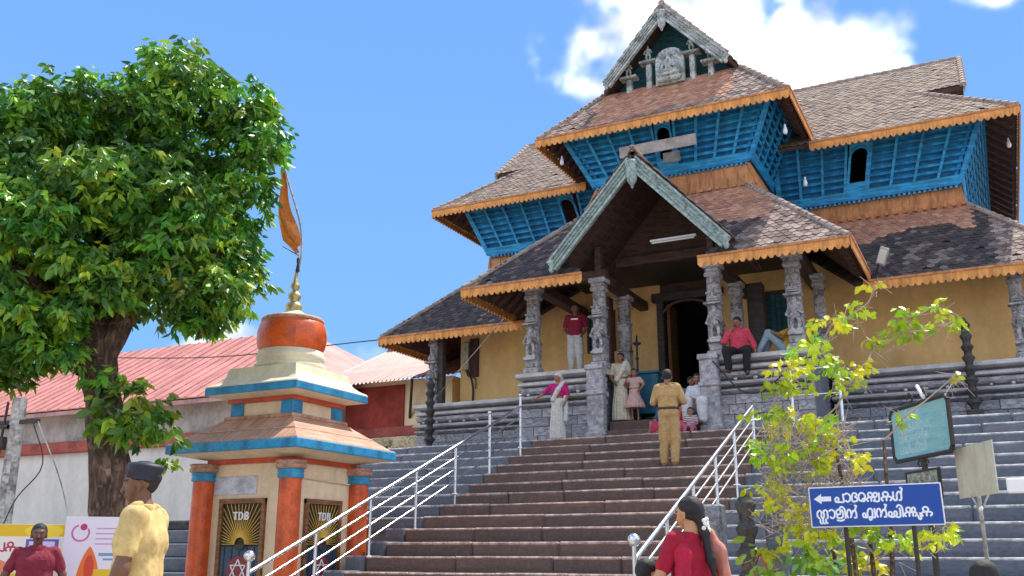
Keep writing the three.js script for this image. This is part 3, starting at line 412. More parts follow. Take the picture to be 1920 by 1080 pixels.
{ const g = new THREE.BufferGeometry(); // flared orange boards under the galleries
  const strip = (pts) => { const s = []; for (const [a, b, c, d] of pts) s.push(...a, ...b, ...c, ...a, ...c, ...d); return s; };
  const W = (u, y, z) => [X(u), y, z], pos = strip([
    [W(-2.3, 9.6, -21.68), W(2.3, 9.6, -21.68), W(2.0, 10.44, -21.92), W(-2.0, 10.44, -21.92)], [W(2.3, 9.6, -21.68), W(2.3, 9.6, -24.6), W(2.0, 10.44, -24.6), W(2.0, 10.44, -21.92)], [W(-2.3, 9.6, -24.6), W(-2.3, 9.6, -21.68), W(-2.0, 10.44, -21.92), W(-2.0, 10.44, -24.6)],
    [W(-6.6, 9.3, -24.5), W(6.6, 9.3, -24.5), W(6.52, 9.94, -24.5), W(-6.52, 9.94, -24.5)], [W(6.6, 9.3, -24.5), W(6.6, 9.3, -31.5), W(6.52, 9.94, -31.5), W(6.52, 9.94, -24.5)], [W(-6.6, 9.3, -31.5), W(-6.6, 9.3, -24.5), W(-6.52, 9.94, -24.5), W(-6.52, 9.94, -31.5)]]);
  g.setAttribute('position', new THREE.BufferAttribute(new Float32Array(pos), 3)); g.computeVertexNormals(); part('orange_board', g, mat.orangeBoard, temple);
  const bt = part('board_battens', [...Array.from({ length: 40 }, (_, i) => box(X(-6.5 + i * 0.333), X(-6.47 + i * 0.333), 9.5, 9.93, -24.5, -24.475)), ...Array.from({ length: 14 }, (_, i) => beam(v3(X(-2.1 + i * 0.33), 9.75, -21.69), v3(X(-1.95 + i * 0.3), 10.42, -21.9), 0.025, 0.025))], mat.orangeBoard, temple); bt.userData.kind = 'stuff';
  const dt = part('board_dentils', [...Array.from({ length: 60 }, (_, i) => box(X(-6.5 + i * 0.22), X(-6.4 + i * 0.22), 9.42, 9.5, -24.5, -24.42)), ...Array.from({ length: 22 }, (_, i) => box(X(-2.2 + i * 0.2), X(-2.1 + i * 0.2), 9.74, 9.82, -21.68, -21.6))], mat.orangeBoard, temple); dt.userData.kind = 'stuff'; }

// walls, doorway and the dark passage behind it
const dX0 = -0.83, dX1 = 0.45;   // door opening, measured from the axis
part('wall', [box(X(-6.95), X(dX0 - 0.1), 4.2, 8.42, -23.6, -23.9), box(X(dX1 + 0.1), X(6.95), 4.2, 8.42, -23.6, -23.9), box(X(6.95), X(8.1), 4.2, 7.6, -23.6, -23.9), box(X(7.8), X(8.1), 4.2, 7.6, -23.9, -32.4), box(X(-6.95), X(-6.65), 4.2, 8.6, -23.9, -32.4)], mat.yellow, temple);
part('wall_head', box(X(dX0 - 0.1), X(dX1 + 0.1), 7.65, 9.6, -23.62, -23.9), mat.darkWood, temple);
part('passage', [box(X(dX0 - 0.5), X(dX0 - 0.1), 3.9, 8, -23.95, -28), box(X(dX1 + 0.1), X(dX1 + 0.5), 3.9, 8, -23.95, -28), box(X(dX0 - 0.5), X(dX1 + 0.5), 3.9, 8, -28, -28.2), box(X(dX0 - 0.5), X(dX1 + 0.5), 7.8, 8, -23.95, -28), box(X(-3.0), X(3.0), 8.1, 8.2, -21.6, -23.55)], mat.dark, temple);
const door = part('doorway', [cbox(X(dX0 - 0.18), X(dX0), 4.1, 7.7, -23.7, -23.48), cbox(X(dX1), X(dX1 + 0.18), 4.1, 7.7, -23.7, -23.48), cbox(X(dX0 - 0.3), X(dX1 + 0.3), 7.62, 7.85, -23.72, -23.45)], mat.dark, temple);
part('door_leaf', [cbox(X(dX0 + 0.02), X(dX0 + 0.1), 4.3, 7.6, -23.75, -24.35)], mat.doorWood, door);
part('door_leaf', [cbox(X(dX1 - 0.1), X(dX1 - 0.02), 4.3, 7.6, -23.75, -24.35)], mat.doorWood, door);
part('door_arch', tube([[X(dX0), 7.3, -23.44], [X(-0.6), 7.5, -23.44], [X(-0.19), 7.58, -23.44], [X(0.25), 7.5, -23.44], [X(dX1), 7.3, -23.44]], 0.04, 24, 8), mat.rafter, door);
for (const [u, w] of [[2.18, 0.42], [-2.6, 0.4]]) { const f = part('window', [box(X(u - w), X(u + w), 6.45, 6.52, -23.6, -23.53), box(X(u - w), X(u + w), 7.5, 7.57, -23.6, -23.53), box(X(u - w), X(u - w + 0.07), 6.52, 7.5, -23.6, -23.53), box(X(u + w - 0.07), X(u + w), 6.52, 7.5, -23.6, -23.53)], mat.darkWood, temple); part('shutter', [box(X(u - w + 0.07), X(u + w - 0.07), 6.52, 7.5, -23.6, -23.575)], mat.teal, f); for (let i = 0; i < 5; i++) part('window_bar', rod(v3(X(u - w + 0.15 + i * (w * 2 - 0.3) / 4), 6.5, -23.55), v3(X(u - w + 0.15 + i * (w * 2 - 0.3) / 4), 7.5, -23.55), 0.012, 0.012, 6), mat.iron, f); }
for (const pb of [cbox(X(-3.35), X(-1.15), 7.45, 7.68, -20.42, -20.18), cbox(X(1.15), X(3.35), 7.45, 7.68, -20.42, -20.18), cbox(X(-3.25), X(-2.95), 7.45, 7.68, -23.6, -20.42), cbox(X(2.95), X(3.25), 7.45, 7.68, -23.6, -20.42), cbox(X(-1.5), X(-1.26), 7.45, 7.68, -23.6, -20.42), cbox(X(1.26), X(1.5), 7.45, 7.68, -23.6, -20.42)]) part('porch_beam', pb, mat.darkWood, temple);
part('lintel', [cbox(X(-1.3), X(1.3), 8.02, 8.25, -21.5, -21.3), cbox(X(-1.42), X(-1.28), 7.6, 8.25, -20.42, -20.2), cbox(X(1.28), X(1.42), 7.6, 8.25, -20.42, -20.2)], mat.darkWood, temple);

// plinths of carved stone
const ledgeP = (y, o) => [[o - 0.05, y - 0.16], [o + 0.02, y - 0.13], [o + 0.05, y - 0.09], [o + 0.05, y]];
const blockGeo = [0, 1, 2].map((i) => uvBox(clean(cbox(-0.5, 0.5, -0.5, 0.5, -0.06, 0.06, 0.02))));
function plinth(name, u0, u1, z, yTop, seed) {
  const r = rng(seed), g = part(name, [box(X(u0 + 0.04), X(u1 - 0.04), 3.4, yTop - 0.02, z - 0.1, -23.62)], mat.stepGrey[2], temple);
  part('seat_slab', mould([[0.0, yTop - 0.13], [0.15, yTop - 0.1], [0.16, yTop - 0.09], [0.16, yTop - 0.035], [0.13, yTop]], X(u0 - 0.04), X(u1 + 0.04), z, 0.5), mat.ledge, g);
  part('moulding', mould([[0.03, yTop - 0.3], [0.1, yTop - 0.28], [0.1, yTop - 0.23], [0.04, yTop - 0.2]], X(u0), X(u1), z, 0.2), mat.ledge, g);
  part('moulding', mould([[-0.02, yTop - 0.47], [0.05, yTop - 0.42], [0.06, yTop - 0.36], [0, yTop - 0.33]], X(u0), X(u1), z, 0.2), mat.carved[2], g);
  part('moulding', mould([[0.02, yTop - 0.64], [0.17, yTop - 0.62], [0.19, yTop - 0.59], [0.06, yTop - 0.54]], X(u0 - 0.03), X(u1 + 0.03), z, 0.2), mat.ledge, g);
  part('moulding', mould([[0.0, yTop - 0.82], [0.12, yTop - 0.76], [0.1, yTop - 0.72], [0.02, yTop - 0.7]], X(u0), X(u1), z, 0.2), mat.carved[0], g);
  for (let row = 0; row < 4; row++) { const h = 0.21, y = yTop - 0.83 - h * (row + 0.5); if (y < 3.6) break; let x = X(u0); while (x < X(u1) - 0.02) { let l = 0.28 + r() * 0.5; if (X(u1) - x - l < 0.2) l = X(u1) - x; inst('stone_block', blockGeo[0], mat.carved[r() * 3 | 0], g, x + l / 2, y, z - 0.03 + r() * 0.035 + (row > 2 ? 0.06 : 0), l - 0.006, h - 0.006, 1); x += l; } }
  const ro = part('carved_rosettes', Array.from({ length: Math.round((u1 - u0) / 0.42) }, (_, i) => { const x = X(u0 + 0.25 + i * 0.42); return ball(x, yTop - 0.5, z + 0.05, 0.032 + 0.014 * r(), 0.8, 8); }), mat.ledge, g); ro.userData.kind = 'stuff';
  return g;
}
plinth('plinth', -3.35, -1.22, -20.12, 5.33, 1); plinth('plinth', 1.1, 3.35, -20.12, 5.33, 2);
plinth('plinth', -7.65, -3.4, -22.45, 5.2, 3); plinth('plinth', 3.4, 8.3, -22.45, 5.2, 4);
for (const u of [-1.36, 1.25]) part('plinth_pier', [cbox(X(u - 0.2), X(u + 0.2), 3.6, 5.36, -20.1, -19.86, 0.03), cbox(X(u - 0.23), X(u + 0.23), 4.68, 4.78, -20.1, -19.82, 0.02), cbox(X(u - 0.23), X(u + 0.23), 5.26, 5.38, -20.1, -19.82, 0.02), cbox(X(u - 0.24), X(u + 0.24), 3.6, 3.86, -20.1, -19.8, 0.03)], mat.carved[2], temple);
part('porch_step', [cbox(X(-1.2), X(1.1), 3.6, 3.88, -23.5, -19.95, 0.025)], mat.stepBrown[1], temple); part('porch_step', [cbox(X(-1.2), X(1.1), 3.8, 4.12, -23.5, -20.3, 0.025)], mat.stepBrown[3], temple); part('porch_step', [cbox(X(-1.2), X(1.1), 4.0, 4.36, -23.5, -22.3, 0.025)], mat.stepBrown[0], temple);

// columns
function column(u, z, y0, y1, w, carved, m) {
  const c = part('column', [cbox(X(u) - w * 0.62, X(u) + w * 0.62, y0, y0 + 0.16, z - w * 0.62, z + w * 0.62, 0.02), cbox(X(u) - w / 2, X(u) + w / 2, y0 + 0.16, y0 + 0.75, z - w / 2, z + w / 2, 0.03), new THREE.CylinderGeometry(w * 0.52, w * 0.54, y1 - y0 - 1.05, 8).rotateY(Math.PI / 8).translate(X(u), (y0 + 0.75 + y1 - 0.3) / 2, z), cbox(X(u) - w * 0.5, X(u) + w * 0.5, y1 - 0.95, y1 - 0.7, z - w * 0.5, z + w * 0.5, 0.03)], m, temple);
  part('capital', [cbox(X(u) - w * 0.56, X(u) + w * 0.56, y1 - 0.3, y1 - 0.2, z - w * 0.56, z + w * 0.56, 0.02), cbox(X(u) - w * 0.5, X(u) + w * 0.5, y1 - 0.2, y1 - 0.1, z - w * 0.5, z + w * 0.5, 0.02), cbox(X(u) - w * 0.68, X(u) + w * 0.68, y1 - 0.1, y1 + 0.02, z - w * 0.62, z + w * 0.62, 0.02)], m, c);
  part('column_band', [cbox(X(u) - w * 0.55, X(u) + w * 0.55, y0 + 0.74, y0 + 0.8, z - w * 0.55, z + w * 0.55, 0.015), cbox(X(u) - w * 0.54, X(u) + w * 0.54, y1 - 0.7, y1 - 0.65, z - w * 0.54, z + w * 0.54, 0.015)], m, c);
  if (carved) { const zz = z + w * 0.5 + 0.05; part('carved_figure', [blobFigure(X(u) + 0.02, y0 + 0.42, zz, 0.72, false), cbox(X(u) - 0.19, X(u) + 0.19, y0 + 1.18, y0 + 1.23, z, zz + 0.09, 0.012), cbox(X(u) - 0.15, X(u) + 0.15, y0 + 0.33, y0 + 0.4, z, zz + 0.07, 0.012), blobFigure(X(u), y0 + 1.24, zz - 0.03, 0.32, true)], mat.plainColumn, c); }
  return c;
}
for (const u of [-3.07, -1.36, 1.36, 3.07]) column(u, -20.32, 5.33, 7.47, 0.31, true, mat.column);
column(-1.4, -22.1, 5.33, 7.47, 0.3, false, mat.plainColumn); column(1.42, -22.1, 5.33, 7.47, 0.28, false, mat.plainColumn); column(3.3, -22.2, 5.33, 7.47, 0.24, false, mat.plainColumn);
for (const u of [-7.3, 7.3]) column(u, -22.75, 5.2, 7.2, 0.27, true, mat.column);
part('dark_pillar', [cbox(X(-2.02), X(-1.72), 5.33, 7.5, -22.2, -21.9, 0.02)], mat.rafter, temple); part('dark_pillar', [cbox(X(1.62), X(2.0), 5.33, 7.5, -22.6, -22.3, 0.02)], mat.dark, temple); part('dark_pillar', [cbox(X(-7.14), X(-6.98), 5.2, 7.4, -22.85, -22.65, 0.02)], mat.dark, temple);
// ---------------------------------------------------------------- steel handrails on the stairs
const stairY = (z) => 2.75 - 0.4 * (16.8 + z);
function handrail(label, x, zs, tall) {
  const t = thing('handrail', label, 'handrail', x, 0, zs[0]), y = (z, o) => stairY(z) + o, z0 = zs[0], z1 = zs[zs.length - 1];
  part('top_rail', [rod(v3(x, y(z0, 0.88) - 0.02, z0), v3(x, y(z1, 0.88), z1), 0.029, 0.029, 14)], mat.steel, t);
  for (const o of [0.66, 0.45, 0.24]) part('rail_bar', rod(v3(x, y(z0, o), z0), v3(x, y(z1, o), z1), 0.016, 0.016, 10), mat.steel, t);
  zs.forEach((z, i) => { const h = i === 0 ? 1.02 : i >= zs.length - tall ? 1.12 : 0.88, p = part('post', rod(v3(x, y(z, i ? -0.25 : -0.2), z), v3(x, y(z, h), z), 0.026, 0.026, 12), mat.steel, t); if (i === 0) part('post_ball', ball(x, y(z, h) + 0.055, z, 0.075, 1, 20), mat.steel, p); else if (i >= zs.length - tall) part('post_cap', ball(x, y(z, h) + 0.015, z, 0.042, 1, 14), mat.steel, p); part('post_flange', new THREE.CylinderGeometry(0.06, 0.065, 0.02, 14).translate(x, TOPY - STEP * Math.max(0, Math.ceil((z - EDGE) / TREAD - 0.02)) + 0.012, z), mat.steel, p); });
  return t;
}
handrail('steel handrail beside the orange shrine, with ball-topped end post', -9.1, [-10.3, -11.7, -13.05, -14.4, -15.75, -17.1, -18.5], 2);
handrail('steel handrail by the shrub and the woman in crimson, with ball-topped end post', -3.85, [-10.75, -12.0, -13.25, -14.5, -15.75, -17.2], 0);
{ const t = thing('queue_rail', 'short steel queue rail on the terrace behind the yellow-leaved shrub', 'railing', -3.0, TOPY, -18.9); for (const x of [-3.45, -2.55]) { const p = part('post', rod(v3(x, TOPY, -18.9), v3(x, TOPY + 1.2, -18.9), 0.03, 0.03, 12), mat.steel, t); part('post_cap', ball(x, TOPY + 1.22, -18.9, 0.042), mat.steel, p); } part('rail_bar', rod(v3(-3.45, TOPY + 1.05, -18.9), v3(-2.55, TOPY + 1.05, -18.9), 0.022, 0.022), mat.steel, t); part('rail_bar', rod(v3(-3.45, TOPY + 0.55, -18.9), v3(-2.55, TOPY + 0.55, -18.9), 0.018, 0.018), mat.steel, t); }

// ---------------------------------------------------------------- the small orange shrine
const font = await new FontLoader().loadAsync('fonts/droid/droid_sans_bold.typeface.json');
{
  const cx = -10.525, cz = -12.59, hf = 0.87, t = thing('shrine', 'small cream shrine with orange columns, blue eaves and orange dome', 'shrine', cx, 0, cz);
  const sq = (h, y0, y1, h1 = h) => { const g = new THREE.CylinderGeometry(h1 * Math.SQRT2, h * Math.SQRT2, y1 - y0, 4, 1).rotateY(Math.PI / 4).translate(cx, (y0 + y1) / 2, cz); return g; };
  const prof = (pts) => { const g = new THREE.LatheGeometry(pts.map(([r, y]) => new THREE.Vector2(r * Math.SQRT2, y)), 4).rotateY(Math.PI / 4).translate(cx, 0, cz); return clean(g); };
  const flat = (g) => { g = g.toNonIndexed(); g.computeVertexNormals(); return g; };
  part('plinth', [cbox(cx - 1.08, cx + 1.08, -0.05, 0.28, cz - 1.08, cz + 1.08, 0.03)], mat.stepGrey[2], t);
  const w = 0.8; part('wall', [box(cx - w, cx + w, 0.28, 2.72, cz - w, cz + w)], mat.cream, t);
  part('red_band', [box(cx - w - 0.05, cx + w + 0.05, 2.62, 2.76, cz - w - 0.05, cz + w + 0.05)], mat.shrineRed, t);
  part('soffit', flat(sq(0.9, 2.70, 2.775, 1.28)), mat.creamRoof, t);
  part('eave', [cbox(cx - 1.32, cx + 1.32, 2.775, 2.92, cz - 1.32, cz + 1.32, 0.012)], mat.shrineBlue, t);
  const lr = part('lower_roof', flat(sq(1.29, 2.92, 3.36, 0.68)), mat.shrineBrown, t);
  for (let i = 0; i < 7; i += 3) part('roof_course', flat(sq(1.30 - i * 0.089, 2.925 + i * 0.0625, 2.945 + i * 0.0625, 1.285 - i * 0.089)), mat.shrineBrown, lr);
  part('neck_moulding', [cbox(cx - 0.72, cx + 0.72, 3.33, 3.4, cz - 0.72, cz + 0.72, 0.02)], mat.shrineBrown, t);
  part('neck_wall', [box(cx - 0.6, cx + 0.6, 3.38, 3.74, cz - 0.6, cz + 0.6)], mat.cream, t);
  for (const [a, b] of [[1, 1], [-1, 1], [1, -1], [-1, -1]]) part('neck_post', [cbox(cx + a * 0.52 - 0.125, cx + a * 0.52 + 0.125, 3.4, 3.65, cz + b * 0.52 - 0.125, cz + b * 0.52 + 0.125, 0.012)], mat.shrineBlue, t);
  part('neck_band', [box(cx - 0.68, cx + 0.68, 3.62, 3.71, cz - 0.68, cz + 0.68)], mat.shrineRed, t);
  part('upper_soffit', flat(sq(0.7, 3.69, 3.735, 0.93)), mat.creamRoof, t);
  part('upper_eave', [cbox(cx - 0.95, cx + 0.95, 3.735, 3.86, cz - 0.95, cz + 0.95, 0.012)], mat.shrineBlue, t);
  part('upper_roof', flat(prof([[0.945, 3.86], [0.93, 3.885], [0.84, 3.93], [0.77, 3.99], [0.72, 4.07], [0.70, 4.16], [0.69, 4.2], [0.60, 4.22], [0.3, 4.24]])), mat.creamRoof, t);
  part('drum', lathe([[0.3, 4.2], [0.6, 4.2], [0.6, 4.29], [0.555, 4.31], [0.555, 4.38], [0.575, 4.4], [0.575, 4.46], [0.545, 4.48], [0.545, 4.53], [0.5, 4.56]], cx, 0, cz, 36), mat.creamRoof, t);
  part('dome', lathe([[0.45, 4.5], [0.52, 4.54], [0.565, 4.63], [0.585, 4.74], [0.58, 4.86], [0.555, 4.97], [0.52, 5.04], [0.49, 5.06]], cx, 0, cz, 40), mat.shrineOrange, t);
  part('dome_rim', lathe([[0.47, 5.03], [0.525, 5.05], [0.53, 5.09], [0.5, 5.12], [0.46, 5.13]], cx, 0, cz, 36), mat.shrineBrown, t);
  part('dome_cap', lathe([[0.48, 5.12], [0.36, 5.16], [0.22, 5.2], [0.14, 5.26], [0.1, 5.28]], cx, 0, cz, 30), mat.creamRoof, t);
  part('finial', lathe([[0.11, 5.24], [0.135, 5.3], [0.15, 5.36], [0.1, 5.41], [0.065, 5.43], [0.105, 5.5], [0.115, 5.55], [0.06, 5.61], [0.045, 5.63], [0.08, 5.69], [0.075, 5.74], [0.04, 5.8], [0.03, 5.9], [0.012, 5.98], [0, 6.0]], cx, 0, cz, 20), mat.brass, t);
  for (const [a, b] of [[1, 1], [-1, 1], [1, -1], [-1, -1]]) { const x = cx + a * hf, z = cz + b * hf, c = part('column', lathe([[0.19, 0.28], [0.19, 0.4], [0.175, 0.42], [0.17, 2.36], [0.175, 2.38]], x, 0, z, 24), mat.shrineOrange, t); part('column_ring', lathe([[0.175, 2.36], [0.2, 2.37], [0.2, 2.42], [0.185, 2.44], [0.2, 2.46], [0.2, 2.5], [0.16, 2.51]], x, 0, z, 24), mat.shrineBlue, c); part('capital', lathe([[0.16, 2.49], [0.23, 2.51], [0.24, 2.56], [0.21, 2.58], [0.235, 2.6], [0.235, 2.63], [0, 2.64]], x, 0, z, 24), mat.shrineBrown, c); }
  // two gates with a sunburst grille and the letters TDB
  const gate = (M4) => {
    const put = (name, g, m, par) => { g = Array.isArray(g) ? join(g) : clean(g); g.applyMatrix4(M4); return part(name, g, m, par); };
    const d = put('gate', [box(-0.46, -0.39, 0.3, 2.08, 0, 0.05), box(0.39, 0.46, 0.3, 2.08, 0, 0.05), box(-0.46, 0.46, 2.01, 2.085, 0, 0.055), box(-0.39, 0.39, 0.3, 0.38, 0, 0.05)], mat.doorWood, t);
    put('gate_panel', box(-0.39, 0.39, 0.38, 2.01, 0, 0.012), M([0.05, 0.035, 0.022], { tex: 'wood', s: 0.6, roughness: 0.6 }), d);
    put('lower_panel', box(-0.37, 0.37, 0.4, 1.36, 0.012, 0.026), M([0.03, 0.075, 0.13], { tex: 'blotch', s: 0.4, roughness: 0.4 }), d);
    put('lower_mesh', [-2, -1, 0, 1, 2].map((i) => rod(v3(i * 0.15, 0.4, 0.03), v3(i * 0.15, 1.36, 0.03), 0.007, 0.007, 5)), mat.iron, d);
    for (let i = 0; i <= 26; i++) { const a = Math.PI * (i / 26), dx = Math.cos(a), dy = Math.sin(a), l = Math.min(0.37 / Math.max(1e-3, Math.abs(dx)), 0.6 / Math.max(1e-3, dy)); put('sun_ray', rod(v3(dx * 0.1, 1.4 + dy * 0.1, 0.035), v3(dx * l, 1.4 + dy * l, 0.03), 0.0095, 0.006, 6), mat.gold, d); }
    put('sun_disc', new THREE.CylinderGeometry(0.1, 0.1, 0.03, 20, 1, false, -Math.PI / 2, Math.PI).rotateX(Math.PI / 2).translate(0, 1.4, 0.03), mat.dark, d);
    const tx = new TextGeometry('TDB', { font, size: 0.125, depth: 0.012, curveSegments: 4 }); tx.computeBoundingBox(); tx.translate(-tx.boundingBox.max.x / 2, 1.76, 0.04); put('letters', tx, mat.plainWhite, d);
    put('star_emblem', [0, 1].flatMap((k) => [0, 1, 2].map((i) => { const a = i * 2.094 + k * Math.PI + Math.PI / 2, b = a + 2.094; return rod(v3(Math.cos(a) * 0.17, 1.0 + Math.sin(a) * 0.17, 0.04), v3(Math.cos(b) * 0.17, 1.0 + Math.sin(b) * 0.17, 0.04), 0.012, 0.012, 6); })), mat.plainWhite, d);
    put('emblem_ground', new THREE.CylinderGeometry(0.22, 0.22, 0.008, 28).rotateX(Math.PI / 2).translate(0, 1.0, 0.034), M([0.28, 0.03, 0.03], { roughness: 0.5 }), d);
  };
  gate(new THREE.Matrix4().makeTranslation(-10.6, 0, cz + w)); gate(new THREE.Matrix4().makeRotationY(Math.PI / 2).setPosition(cx + w, 0, -12.62));
  part('notice_plate', [cbox(-11.22, -10.36, 2.15, 2.43, cz + w, cz + w + 0.02, 0.005)], M([0.66, 0.67, 0.76], { tex: 'blotch', s: 0.7, roughness: 0.6 }), t);
  part('conduit', rod(v3(cx + w + 0.03, 2.4, cz + 0.6), v3(cx + w + 0.03, 2.36, cz - 0.7), 0.014, 0.014, 6), mat.creamRoof, t);
  // flag on its bent pole
  const f = thing('flag', 'orange pennant on a bent pole above the shrine dome', 'flag', cx, 5.9, cz);
  part('pole', tube([[cx + 0.02, 5.85, cz], [cx + 0.05, 6.3, cz - 0.05], [cx + 0.02, 6.8, cz - 0.02], [cx - 0.12, 7.4, cz + 0.1], [cx - 0.26, 7.95, cz + 0.22]], 0.016, 30, 8), mat.concrete, f);
  part('wire_loop', [tube([[cx + 0.05, 6.25, cz], [cx - 0.14, 6.38, cz + 0.12], [cx - 0.2, 6.42, cz + 0.16]], 0.008, 10, 5), lathe([[0, 5.95], [0.04, 5.98], [0.02, 6.1], [0.03, 6.2], [0, 6.24]], cx + 0.03, 0, cz, 8)], mat.iron, f);
  const n = 14, m = 5, pos = [], idx = []; for (let i = 0; i <= n; i++) for (let j = 0; j <= m; j++) { const v = i / n, y = 7.85 - v * 1.4, px = cx - 0.24 + v * 0.26, wd = 0.05 + 0.24 * Math.sin(Math.PI * Math.min(1, Math.pow(v, 1.4) * 0.72)) * (v > 0.86 ? (1 - v) / 0.14 : 1), q = j / m; pos.push(px - q * wd * 0.66 + 0.03 * Math.sin(v * 9), y - q * 0.16 * v, cz + 0.2 - v * 0.22 + q * wd * 0.72 + 0.05 * Math.sin(q * 7 + v * 6)); if (i && j) { const a = i * (m + 1) + j; idx.push(a - m - 2, a - 1, a, a - m - 2, a, a - m - 1); } }
  const fg = new THREE.BufferGeometry(); fg.setAttribute('position', new THREE.BufferAttribute(new Float32Array(pos), 3)); fg.setIndex(idx); fg.computeVertexNormals(); part('cloth', fg, M([0.78, 0.23, 0.025], { roughness: 0.9, transmission: 0.3, tex: 'cloth', s: 0.3, side: THREE.DoubleSide }), f);
}

// ---------------------------------------------------------------- long low buildings behind
{
  const t = thing('hall', 'long white hall with red tin hip roof behind the tree', 'building', -28, 0, -24);
  part('wall', [box(-46, -18.6, 0, 6.3, -24, -33)], mat.wallWhite, t);
  part('red_band', [cbox(-46, -18.5, 4.75, 5.15, -24.08, -23.8, 0.03)], mat.redBand, t); part('upper_strip', [box(-46, -18.55, 5.15, 6.2, -24.03, -23.96)], M([0.50, 0.46, 0.43], { tex: 'blotch', s: 3 }), t);
  const roof = (pts, m, name, th = 0.08) => { const g = new THREE.BufferGeometry(), P = pts.map((p) => v3(...p)), vs = []; for (let i = 1; i < P.length - 1; i++) vs.push(P[0], P[i], P[i + 1]); const lo = P.map((p) => p.clone().setY(p.y - th)); for (let i = 1; i < P.length - 1; i++) vs.push(lo[0], lo[i + 1], lo[i]); for (let i = 0; i < P.length; i++) { const j = (i + 1) % P.length; vs.push(P[i], lo[i], lo[j], P[i], lo[j], P[j]); } g.setAttribute('position', new THREE.BufferAttribute(new Float32Array(vs.flatMap((v) => [v.x, v.y, v.z])), 3)); g.computeVertexNormals(); return part(name, g, m, t); };
  roof([[-46, 6.2, -23.1], [-17.9, 6.2, -23.1], [-23.3, 9.55, -28.5], [-46, 9.55, -28.5]], mat.pinkRoof, 'roof'); roof([[-17.9, 6.2, -23.1], [-17.9, 6.2, -33.9], [-23.3, 9.55, -28.5]], mat.pinkRoof, 'roof');
  const rb = part('roof_seams', Array.from({ length: 50 }, (_, i) => { const x = -45.6 + i * 0.55, s = Math.max(0, Math.min(1, (-17.9 - x) / 5.4)); return beam(v3(x, 6.22, -23.1), v3(x, 6.22 + 3.35 * s, -23.1 - 5.4 * s), 0.05, 0.045); }), mat.pinkRoof, t); rb.userData.kind = 'stuff';
  part('fascia', [box(-46, -17.9, 5.98, 6.16, -23.14, -23.1)], mat.paleRoof, t);
  const q = thing('annex', 'annex with pink corrugated roof and maroon wall between shrine and temple', 'building', -16.6, 0, -25);
  part('wall', [box(-18.55, -14.6, 0, 6.5, -25.0, -30)], mat.cream, q); part('red_band', [cbox(-18.5, -14.6, 4.75, 5.05, -25.1, -24.9, 0.02)], mat.redBand, q); part('maroon_panel', [box(-18.5, -16.3, 5.05, 6.35, -25.06, -24.95)], M([0.36, 0.05, 0.035], { tex: 'blotch', s: 1.4 }), q); part('lower_wall', [box(-18.5, -14.6, 3, 4.74, -25.05, -24.9)], M([0.66, 0.56, 0.36], { tex: 'stone', s: 1.4 }), q);
  const pos = [], idx = [], N = 160; for (let i = 0; i <= N; i++) { const x = -19.4 + 5.4 * i / N, w = 0.035 * Math.cos(i / N * 5.4 / 0.15 * 2 * Math.PI); pos.push(x, 6.3 + w + (x + 19.4) * 0.012, -24.1, x, 8.35 + w, -28.6); if (i) { const a = i * 2; idx.push(a - 2, a, a - 1, a, a + 1, a - 1); } }
  const cg = new THREE.BufferGeometry(); cg.setAttribute('position', new THREE.BufferAttribute(new Float32Array(pos), 3)); cg.setIndex(idx); cg.computeVertexNormals(); const cr = part('corrugated_roof', cg, mat.paleRoof, q); part('ridge_cap', [tube([[-19.4, 8.4, -28.6], [-14.0, 8.4, -28.6]], 0.1, 4, 8)], mat.paleRoof, q); part('brace', [beam(v3(-16.1, 5.3, -25), v3(-15.6, 6.35, -24.3), 0.08, 0.08)], mat.darkWood, q); part('drain_hole', [new THREE.CylinderGeometry(0.1, 0.1, 0.1, 14).rotateX(Math.PI / 2).translate(-15.6, 4.35, -24.86)], mat.dark, q);
}
{ // cable across the yard, utility pole
  const p = at0(50, 13.5); const t = thing('utility_pole', 'weathered concrete utility pole with cables beside the white wall', 'pole', -10.99, 0, -8.0);
  part('pole', [rod(v3(-10.99, 0, -8.0), v3(-10.99, 3.15, -8.0), 0.1, 0.085, 12)], mat.concrete, t); part('bracket', [box(-11.3, -10.6, 2.82, 2.87, -8.03, -7.97)], mat.iron, t); part('junction_box', [cbox(-11.14, -11.04, 2.5, 2.66, -7.95, -7.85, 0.01)], mat.iron, t);
  part('cable', [tube([[-11.1, 3.1, -7.92], [-11.12, 2.4, -7.9], [-11.08, 1.6, -7.9], [-11.05, 1.0, -7.9]], 0.018, 20, 6), tube([[-10.7, 2.85, -8], [-10.55, 2.3, -8.1], [-10.75, 1.9, -7.95], [-10.9, 1.5, -7.9]], 0.008, 16, 5), tube([[-11.5, 2.75, -7.7], [-11.3, 2.8, -7.9], [-11.0, 2.78, -7.9]], 0.03, 10, 6)], mat.iron, t);
  tag(part('overhead_cable', (B0.set(0, 0, 0), tube([[-30, 8.1, -23.0], [-22, 7.35, -22.8], [-16.5, 7.25, -22.6], [-14.0, 7.2, -22.5]], 0.018, 30, 5)), mat.iron), 'thin black cable running from the red roof to the temple eave', 'cable');
  tag(part('guy_wire', tube([[-10.6, 2.84, -8.0], [-10.2, 1.9, -8.2], [-9.9, 0.0, -8.4]], 0.008, 20, 5), mat.concrete), 'thin stay wire slanting down beside the utility pole', 'wire');
}
function at0() { return 0; }

